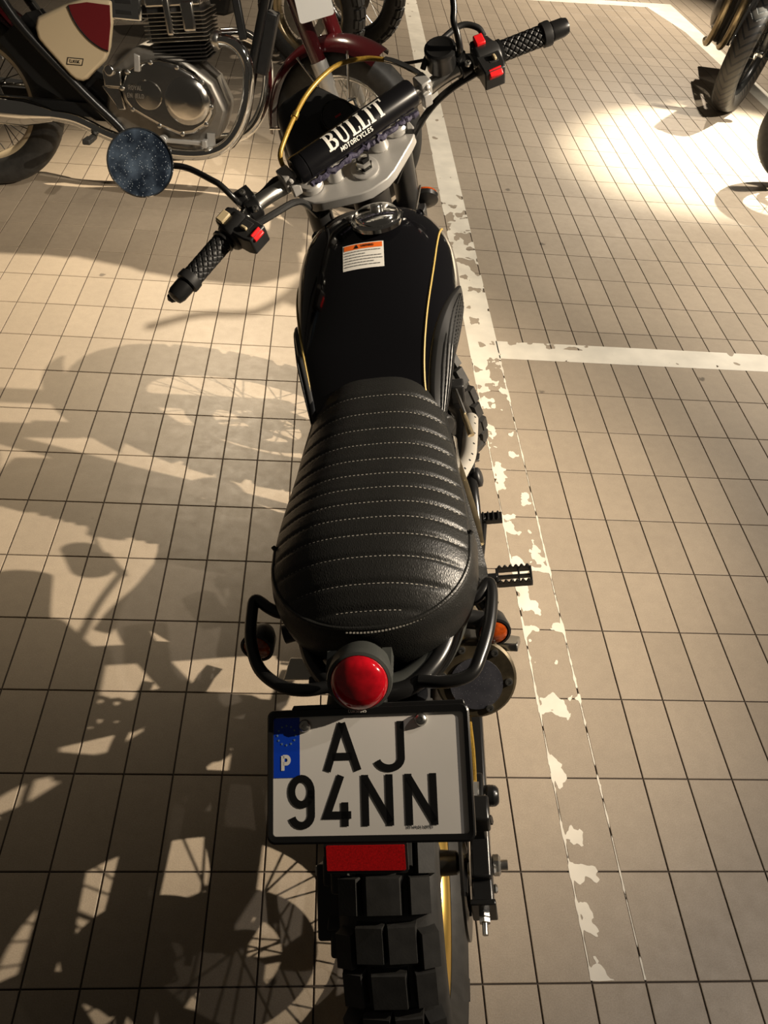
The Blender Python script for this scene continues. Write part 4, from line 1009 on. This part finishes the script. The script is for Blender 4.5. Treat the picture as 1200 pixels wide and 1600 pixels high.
for a in (60, 100, 160):
    for s_ in (-1, 1): sb_.tube([(.078 * s_, -.010 + .33 * cos(radians(a)), -CF + .33 * sin(radians(a))), (.085 * s_, .05, -CF + .02)], .005, 8)
sb_.build('fender_stay', 'chrome', C_, mw=CS)
MB().box((.085, .10, -CF + .08), (.035, .05, .09)).build('brake_caliper', 'chrome', C_, bevel=.008, mw=CS)
MB().lathe([(.03, -.12), (.085, -.05), (.095, .0), (.09, .03)], (0, .14, .22), (0, 1, 0), 28).build('headlamp', 'maroon', C_, mw=CS)
MB().lathe([(.09, .03), (.07, .045), (0, .05)], (0, .14, .22), (0, 1, 0), 28).build('headlamp_lens', 'chrome', C_, mw=CS)
MB().tube([(-.36, -.16, .36), (-.24, -.10, .36), (-.12, 0, .34), (.12, 0, .34), (.24, -.10, .36), (.36, -.16, .36)], .011, 10, sm=5).build('handlebar', 'chrome', C_, mw=CS)
# tank, seat, rear mudguard (above the frame, still part of the machine)
rows = []
for y in [.62 + .03 * k for k in range(20)]:
    hw = slerp(y, [(.60, .06), (.75, .10), (.95, .135), (1.1, .13), (1.19, .05)]); rows.append([(hw * cos(a), y, .90 + .13 * sin(a) * (.75 if y < .8 else 1)) for a in [2 * pi * k / 24 for k in range(24)]])
tb = MB().grid(rows, closed=True); tb.f += [tuple(range(24)), tuple(len(tb.v) - 24 + j for j in reversed(range(24)))]
tb.build('fuel_tank', 'maroon', C_)
MB().prism([(-.02, .78), (.10, .80), (.62, .80), (.66, .86), (.40, .89), (0, .90), (-.06, .86)], (-.11, 0, 0), (0, 1, 0), (0, 0, 1), .22).build('seat', 'leather', C_, bevel=.02)
rows = []
for k in range(22):
    a = radians(20 + k * 6.5); rr_ = .385
    rows.append([(.085 * sin(q), -(rr_ - .045 * (1 - cos(q))) * cos(a), .34 + (rr_ - .045 * (1 - cos(q))) * sin(a)) for q in [radians(-88 + 16 * j) for j in range(12)]])
MB().grid(rows).build('rear_fender', 'maroon', C_, ang=70)
# frame
fb_ = MB()
for s_ in (-1, 1):
    fb_.tube([(.10 * s_, -.02, .74), (.115 * s_, .25, .755), (.115 * s_, .60, .82)], .017, 12, sm=4)
    fb_.tube([(.125 * s_, .20, .74), (.135 * s_, .30, .60), (.135 * s_, .50, .40), (.13 * s_, .62, .29), (.13 * s_, .66, .23)], .019, 12, sm=4)
    fb_.tube([(.09 * s_, 1.20, .78), (.085 * s_, 1.13, .48), (.08 * s_, 1.06, .25), (.08 * s_, .80, .18), (.10 * s_, .60, .20)], .017, 12, sm=5)
    fb_.box((.10 * s_, .30, .34), (.035, .60, .05))
fb_.prism([(.18, .56), (.30, .42), (.52, .30), (.64, .30), (.62, .42), (.45, .50), (.30, .66)], (-.10, 0, 0), (0, 1, 0), (0, 0, 1), .20)
fb_.build('frame', 'black_metal', C_)
for s_ in (-1, 1):
    MB().tube([(.135 * s_, .06, .40), (.125 * s_, .10, .74)], .016, 12).build('shock_absorber', 'black_metal', C_)
    P = [Vector((.135 * s_, .065, .46)).lerp(Vector((.126 * s_, .095, .70)), k / 130) for k in range(131)]
    u, v, d = frame_of(P[-1] - P[0]); MB().tube([p + (u * cos(k * .42) + v * sin(k * .42)) * .030 for k, p in enumerate(P)], .005, 6).build('shock_spring', 'steel', C_)
# side panel: cream with a maroon field
spp = [(.352, .655), (.340, .622), (.345, .585), (.365, .560), (.455, .462), (.475, .448), (.500, .446), (.520, .455), (.600, .528), (.612, .550), (.622, .575), (.640, .66), (.645, .735), (.55, .735), (.46, .705)]
pnl = MB().prism([(a, b) for a, b in spp], (.138, 0, 0), (0, 1, 0), (0, 0, 1), .024, .93).build('side_panel', 'cream_paint', C_, bevel=.008, segs=3)
arcp = [(.478, .700), (.492, .662), (.515, .625), (.548, .592), (.585, .570), (.612, .562)]
MB().prism([(.48, .704)] + arcp[1:] + [(.630, .65), (.634, .715), (.55, .718)], (.1600, 0, 0), (0, 1, 0), (0, 0, 1), .0036).build('maroon_field', 'maroon_red', pnl, bevel=.002)
MB().tube([(.164, a, b) for a, b in arcp], .0030, 6, sm=4).build('black_pinstripe', 'ink', pnl)
bd = MB().prism([(.448, .505), (.508, .505), (.516, .530), (.455, .530)], (.1618, 0, 0), (0, 1, 0), (0, 0, 1), .002).build('badge', 'dark_engine', pnl)
MB().prism([(.452, .508), (.505, .508), (.512, .527), (.458, .527)], (.1640, 0, 0), (0, 1, 0), (0, 0, 1), .0006).build('badge_plate', 'cream_paint', pnl)
polys_mesh(text_polys('CLASSIC', .0105, .0022, .461, .5125, .92, .06)[0], lambda a, b: Vector((.1652, a, b)), 'badge_lettering', 'ink', pnl)
# engine
MB().prism([(.56, .30), (.66, .24), (.90, .22), (1.02, .28), (1.05, .38), (1.0, .48), (.88, .56), (.70, .58), (.60, .50)], (-.13, 0, 0), (0, 1, 0), (0, 0, 1), .26).build('crankcase', 'dull_alloy', C_, bevel=.015)
cs_ = [(.640, .44), (.648, .395), (.675, .360), (.725, .335), (.80, .300), (.87, .278), (.93, .290), (.985, .325), (1.012, .372), (1.010, .420), (.985, .470), (.935, .515), (.87, .545), (.80, .555), (.72, .540), (.668, .505)]
cov = MB().prism(cs_, (.13, 0, 0), (0, 1, 0), (0, 0, 1), .050, .93).build('engine_cover', 'polished', C_, bevel=.012, segs=3)
MB().lathe([(.088, 0), (.086, .010), (.074, .020), (.060, .024), (.0, .030)], (.178, .905, .415), (1, 0, 0), 36).build('cover_dome', 'polished', cov)
MB().lathe([(.055, 0), (.050, .008), (.0, .012)], (.178, .755, .425), (1, 0, 0), 28).build('cover_boss', 'polished', cov)
polys_mesh(text_polys('ROYAL', .016, .0028, .682, .440, 1.0, .06)[0] + text_polys('ENFIELD', .016, .0028, .676, .412, 1.0, .06)[0], lambda a, b: Vector((.1905, a, b)), 'cover_lettering', 'dull_alloy', cov)
for a, b in ((.655, .44), (.69, .368), (.79, .315), (.88, .292), (.975, .335), (.998, .40), (.965, .485), (.87, .53), (.77, .54), (.68, .50)):
    MB().lathe([(.0085, 0), (.0085, .006), (.005, .008)], (.176, a, b), (1, 0, 0), 10).build('cover_bolt', 'steel', cov)
MB().prism([(0, 0), (.022, 0), (.026, .055), (.004, .062)], (.182, .71, .505), (0, 1, 0), (0, 0, 1), .012).build('filler_neck', 'alloy', cov, bevel=.003)
MB().box((.15, .62, .47), (.05, .07, .06)).lathe([(.02, 0), (.02, .02)], (.175, .615, .50), (1, 0, 0), 16).prism([(.57, .44), (.64, .44), (.66, .36), (.63, .355)], (.14, 0, 0), (0, 1, 0), (0, 0, 1), .02).build('gearbox_casting', 'polished', C_, bevel=.006)
Rt_ = R(radians(7), 'X').to_3x3(); eo = Vector((0, .88, .545)); eu = Rt_ @ Vector((0, 0, 1)); 
cyl = MB()
for k in range(5): cyl.box(eo + eu * (.013 * k), (.26, .20, .0045), Rt_)
cyl.box(eo + eu * .045, (.20, .15, .11), Rt_); cyl.build('cylinder', 'dark_engine', C_)
for k in range(8):
    MB().box(eo + eu * (.070 + .0135 * k), (.29, .235, .0042), Rt_).build('cooling_fin', 'polished', C_, bevel=.0015)
MB().box(eo + eu * .125, (.25, .20, .12), Rt_).build('cylinder_head', 'dark_engine', C_)
hd = MB(); hd.box(eo + eu * .200, (.27, .21, .04), Rt_)
for s_ in (-1, 1): hd.lathe([(.055, 0), (.050, .03), (.03, .045), (0, .048)], eo + eu * .215 + Vector((.075 * s_, 0, 0)), eu, 24)
hd.box(eo + eu * .155 + Vector((.140, -.02, 0)), (.03, .028, .14), Rt_); hd.box(eo + eu * .155 + Vector((.140, .055, 0)), (.02, .05, .10), Rt_)
hd.build('rocker_cover', 'polished', C_, bevel=.012, segs=3)
MB().box((.10, .68, .71), (.10, .13, .09)).build('throttle_body', 'chrome', C_, bevel=.01)
for z in (.695, .73): MB().box((.1505, .68, z), (.004, .06, .014)).build('throttle_slot', 'hole', C_, bevel=.004)
# exhausts
MB().tube([(.10, 1.00, .625), (.13, 1.065, .628), (.15, 1.115, .60), (.155, 1.140, .54), (.155, 1.135, .44), (.155, 1.105, .34), (.155, 1.05, .262), (.155, .97, .222), (.155, .86, .212), (.155, .72, .225), (.158, .58, .262), (.165, .46, .310), (.17, .36, .322)], .0225, 16, sm=8).build('exhaust_pipe', 'chrome', C_)
MB().tube([(-.10, 1.00, .625), (-.13, 1.085, .628), (-.15, 1.155, .59), (-.155, 1.185, .50), (-.155, 1.165, .36), (-.155, 1.09, .25), (-.155, .95, .215), (-.155, .70, .225), (-.16, .46, .31), (-.17, .36, .322)], .0225, 14, sm=8).build('exhaust_pipe', 'chrome', C_)
MB().lathe([(.030, 0), (.033, .006), (.033, .022), (.028, .03)], (.10, 1.0, .625), (.3, 1, .05), 12).build('exhaust_clamp', 'steel', C_)
MB().lathe([(.025, 0), (.027, .004), (.027, .02), (.025, .024)], (.155, .83, .213), (0, -1, .03), 16).build('exhaust_clamp', 'chrome', C_)
for s_ in (-1, 1):
    MB().lathe([(.024, 0), (.030, .02), (.050, .10), (.052, .16), (.052, .62), (.040, .74), (.022, .78)], (.172 * s_, .37, .322), (.02 * s_, -1, .03), 28).build('muffler', 'chrome', C_)
MB().tube([(.15, .52, .25), (.21, .52, .25)], .013, 12).box((.235, .52, .252), (.07, .03, .02)).build('footpeg', 'rubber', C_, bevel=.004)
MB().lathe([(.018, 0), (.018, .05)], (.15, .80, .262), (1, 0, .1), 14).box((.168, .88, .262), (.02, .16, .016)).box((.17, .965, .262), (.04, .02, .03)).build('brake_pedal', 'alloy', C_, bevel=.003)
MB().lathe([(.022, -.04), (.022, .03)], (.13, .93, .235), (0, 0, 1), 16).box((.13, .985, .25), (.02, .03, .09)).build('oil_filter', 'alloy', C_)
MB().tube([(.05, 1.02, .76), (.06, 1.08, .80), (.05, 1.10, .95)], .006, 8, sm=4).build('ignition_lead', 'orange_cable', C_)
MB().box((.075, 1.10, .70), (.03, .03, .14), R(.2, 'X').to_3x3()).box((0, 1.20, .62), (.12, .045, .22), R(-.2, 'X').to_3x3()).build('oil_cooler', 'satin_black', C_, bevel=.005)
MB().tube([(-.10, .66, .20), (-.18, .60, .12), (-.27, .56, .055)], .011, 10).box((-.272, .555, .048), (.04, .05, .008)).build('side_stand', 'black_metal', C_)

TAGP = Vector((.150, 1.379, .800))  # hanging blank card, kept as a child of the motorcycle
lab(MB().prism(rrect(.135, .150, .010, 3), TAGP, Vector((.10, .94, .33)).normalized(), Vector((-.25, -.30, .92)).normalized(), .003).build('front_card', 'tag_white', C_), 'blank white card hanging at the maroon fork')

# ================================================================== machines behind it, cut by the top edge
def front_half(name, label, loc, yaw, lean, steer, style, rim, Rw=.335, W=.06, fender=None, fork='black_metal', tyre='rubber', disc=(.065, .14), hub='dull_alloy'):
    mw = T(*loc) @ R(radians(yaw), 'Z') @ R(radians(lean), 'Y'); t = thing(name, label, 'motorcycle', mw)
    S_ = T(0, -.30, .78) @ R(radians(26), 'X') @ R(radians(steer), 'Z'); L_ = .30
    while (mw @ S_ @ Vector((0, .045, -L_))).z > Rw * .985: L_ += .002
    wheel(t, S_ @ T(0, .045, -L_), Rw, .235 if Rw > .3 else Rw * .68, W, style=style, rim=rim, tyre=tyre, disc=disc, hub=hub, spokes=32)
    for s_ in (-1, 1):
        MB().lathe([(.026, .25), (.026, -.12), (.031, -.13), (.031, -L_), (.02, -L_ - .02)], (.098 * s_, .03, 0), (0, 0, 1), 20).build('fork_leg', fork, t, mw=S_)
    MB().box((0, .02, .10), (.25, .06, .03)).box((0, .02, .24), (.25, .06, .03)).build('fork_yoke', 'black_metal', t, mw=S_, bevel=.006)
    if fender:
        rows = []
        for k in range(19):
            a = radians(40 + k * 6); rr_ = Rw + .035
            rows.append([((W + .02) * sin(q), .045 + (rr_ - .03 * (1 - cos(q))) * cos(a), -L_ + (rr_ - .03 * (1 - cos(q))) * sin(a)) for q in [radians(-85 + 17 * j) for j in range(11)]])
        MB().grid(rows).build('front_fender', fender, t, mw=S_, ang=70)
    MB().lathe([(.03, -.10), (.08, -.03), (.085, .03), (.07, .045), (0, .05)], (0, .13, .18), (0, 1, 0), 28).build('headlamp', 'black_metal', t, mw=S_)
    MB().prism([(-1.15, .78), (-.45, .86), (-.40, 1.0), (-.62, 1.04), (-1.0, .92)], (-.12, 0, 0), (0, 1, 0), (0, 0, 1), .24).build('fuel_tank', 'paint_black', t, bevel=.03)
    MB().prism([(-1.0, .25), (-.50, .25), (-.42, .60), (-.50, .78), (-.95, .78)], (-.11, 0, 0), (0, 1, 0), (0, 0, 1), .22).build('engine_block', 'dark_engine', t, bevel=.02)
    return t, S_, L_
# contact points measured on the floor
t4, S4, L4 = front_half('motorcycle', 'scrambler with a chunky knobbly tyre, right behind the maroon fender at the top edge', (-.62, 4.90, 0), -100, -8, -22, 'knobby', 'tinted_pipe', W=.062, fork='maroon_red')
t5, S5, L5 = front_half('motorcycle', 'motorcycle with a plain dark tyre, furthest back between the knobbly tyre and the white line', (-.36, 5.45, 0), -104, -8, -20, 'knobby', 'black_metal', W=.055)

# ================================================================== right: the machine with the arrow-tread tyre
D_ = T(1.86, 4.81, 0) @ R(radians(165), 'Z') @ R(radians(-7), 'Y')
t6 = thing('motorcycle', 'dark motorcycle with arrow-patterned front tyre and brass-toned pipes at the top right', 'motorcycle', D_)
w6 = T(0, 0, .34) @ R(radians(-22), 'Z')
wheel(t6, w6, .34, .240, .060, style='road', rim='black_metal', tyre='chevron', spokes=20, disc=(.075, .15), hub='chrome', spoke_mat='black_metal')
MB().lathe([(.060, .06), (.075, .062), (.085, .078), (.05, .085), (.045, .12), (.02, .13)], (0, 0, 0), (1, 0, 0), 28).build('brake_hub', 'chrome', t6, mw=w6)
for s_ in (-1, 1):
    MB().tube([(.11 * s_, 0, -.01), (.11 * s_, -.28, .61)], .028, 14).build('fork_leg', 'chrome' if s_ > 0 else 'black_metal', t6, mw=w6)
rows = []
for k in range(14):
    a = radians(62 + k * 6); rr_ = .375
    rows.append([(.078 * sin(q), (rr_ - .03 * (1 - cos(q))) * cos(a), .34 + (rr_ - .03 * (1 - cos(q))) * sin(a)) for q in [radians(-85 + 17 * j) for j in range(11)]])
MB().grid(rows).build('front_fender', 'black_metal', t6, mw=R(radians(-22), 'Z'))
MB().prism([(-1.05, .22), (-.60, .20), (-.52, .40), (-.56, .66), (-.72, .78), (-1.05, .74)], (-.14, 0, 0), (0, 1, 0), (0, 0, 1), .28).build('engine_block', 'dark_engine', t6, bevel=.02)
MB().lathe([(.10, 0), (.10, .03), (.06, .045)], (.14, -.74, .36), (1, 0, 0), 28).build('engine_cover', 'dull_alloy', t6)
MB().lathe([(.10, 0), (.10, .03), (.06, .045)], (-.14, -.74, .36), (-1, 0, 0), 28).build('engine_cover', 'dull_alloy', t6)
for x, k in ((.15, 0), (.06, 1), (-.06, 2)):
    MB().tube([(x, -.58, .60), (x + .01, -.47, .58), (x + .02, -.43, .46), (x + .02, -.46, .30), (x + .02, -.56, .20), (x + .02, -.66, .19)], .021, 14, sm=6).build('exhaust_pipe', 'tinted_pipe' if k < 2 else 'chrome', t6)
for k in range(7): MB().box((0, -.66, .52 + .025 * k), (.30, .20, .006)).build('cooling_fin', 'dull_alloy', t6, bevel=.001)
MB().prism([(-1.15, .82), (-.50, .84), (-.42, .98), (-.62, 1.06), (-1.0, .95)], (-.13, 0, 0), (0, 1, 0), (0, 0, 1), .26).build('fuel_tank', 'paint_black', t6, bevel=.03)
MB().tube([(.10, -.35, .90), (.09, -.50, .50), (.09, -.60, .20)], .018, 10, sm=4).tube([(-.10, -.35, .90), (-.09, -.50, .50), (-.09, -.60, .20)], .018, 10, sm=4).build('frame', 'black_metal', t6)

# ================================================================== the small wheeled machine entering at the right edge
E_ = T(1.865, 3.70, 0) @ R(radians(70), 'Z') @ R(radians(-6), 'Y')
t7 = thing('motorcycle', 'motorcycle whose front wheel just enters at the right edge below the others', 'motorcycle', E_)
wheel(t7, T(0, 0, .27) @ R(radians(0), 'Z'), .27, .185, .050, style='road', rim='chrome', spokes=24, hub='chrome', disc=(.06, .10))
for s_ in (-1, 1): MB().tube([(.09 * s_, 0, .27), (.09 * s_, -.26, .85)], .024, 12).build('fork_leg', 'chrome', t7)
MB().prism([(-1.0, .25), (-.50, .25), (-.42, .60), (-.50, .78), (-.95, .78)], (-.11, 0, 0), (0, 1, 0), (0, 0, 1), .22).build('engine_block', 'dark_engine', t7, bevel=.02)
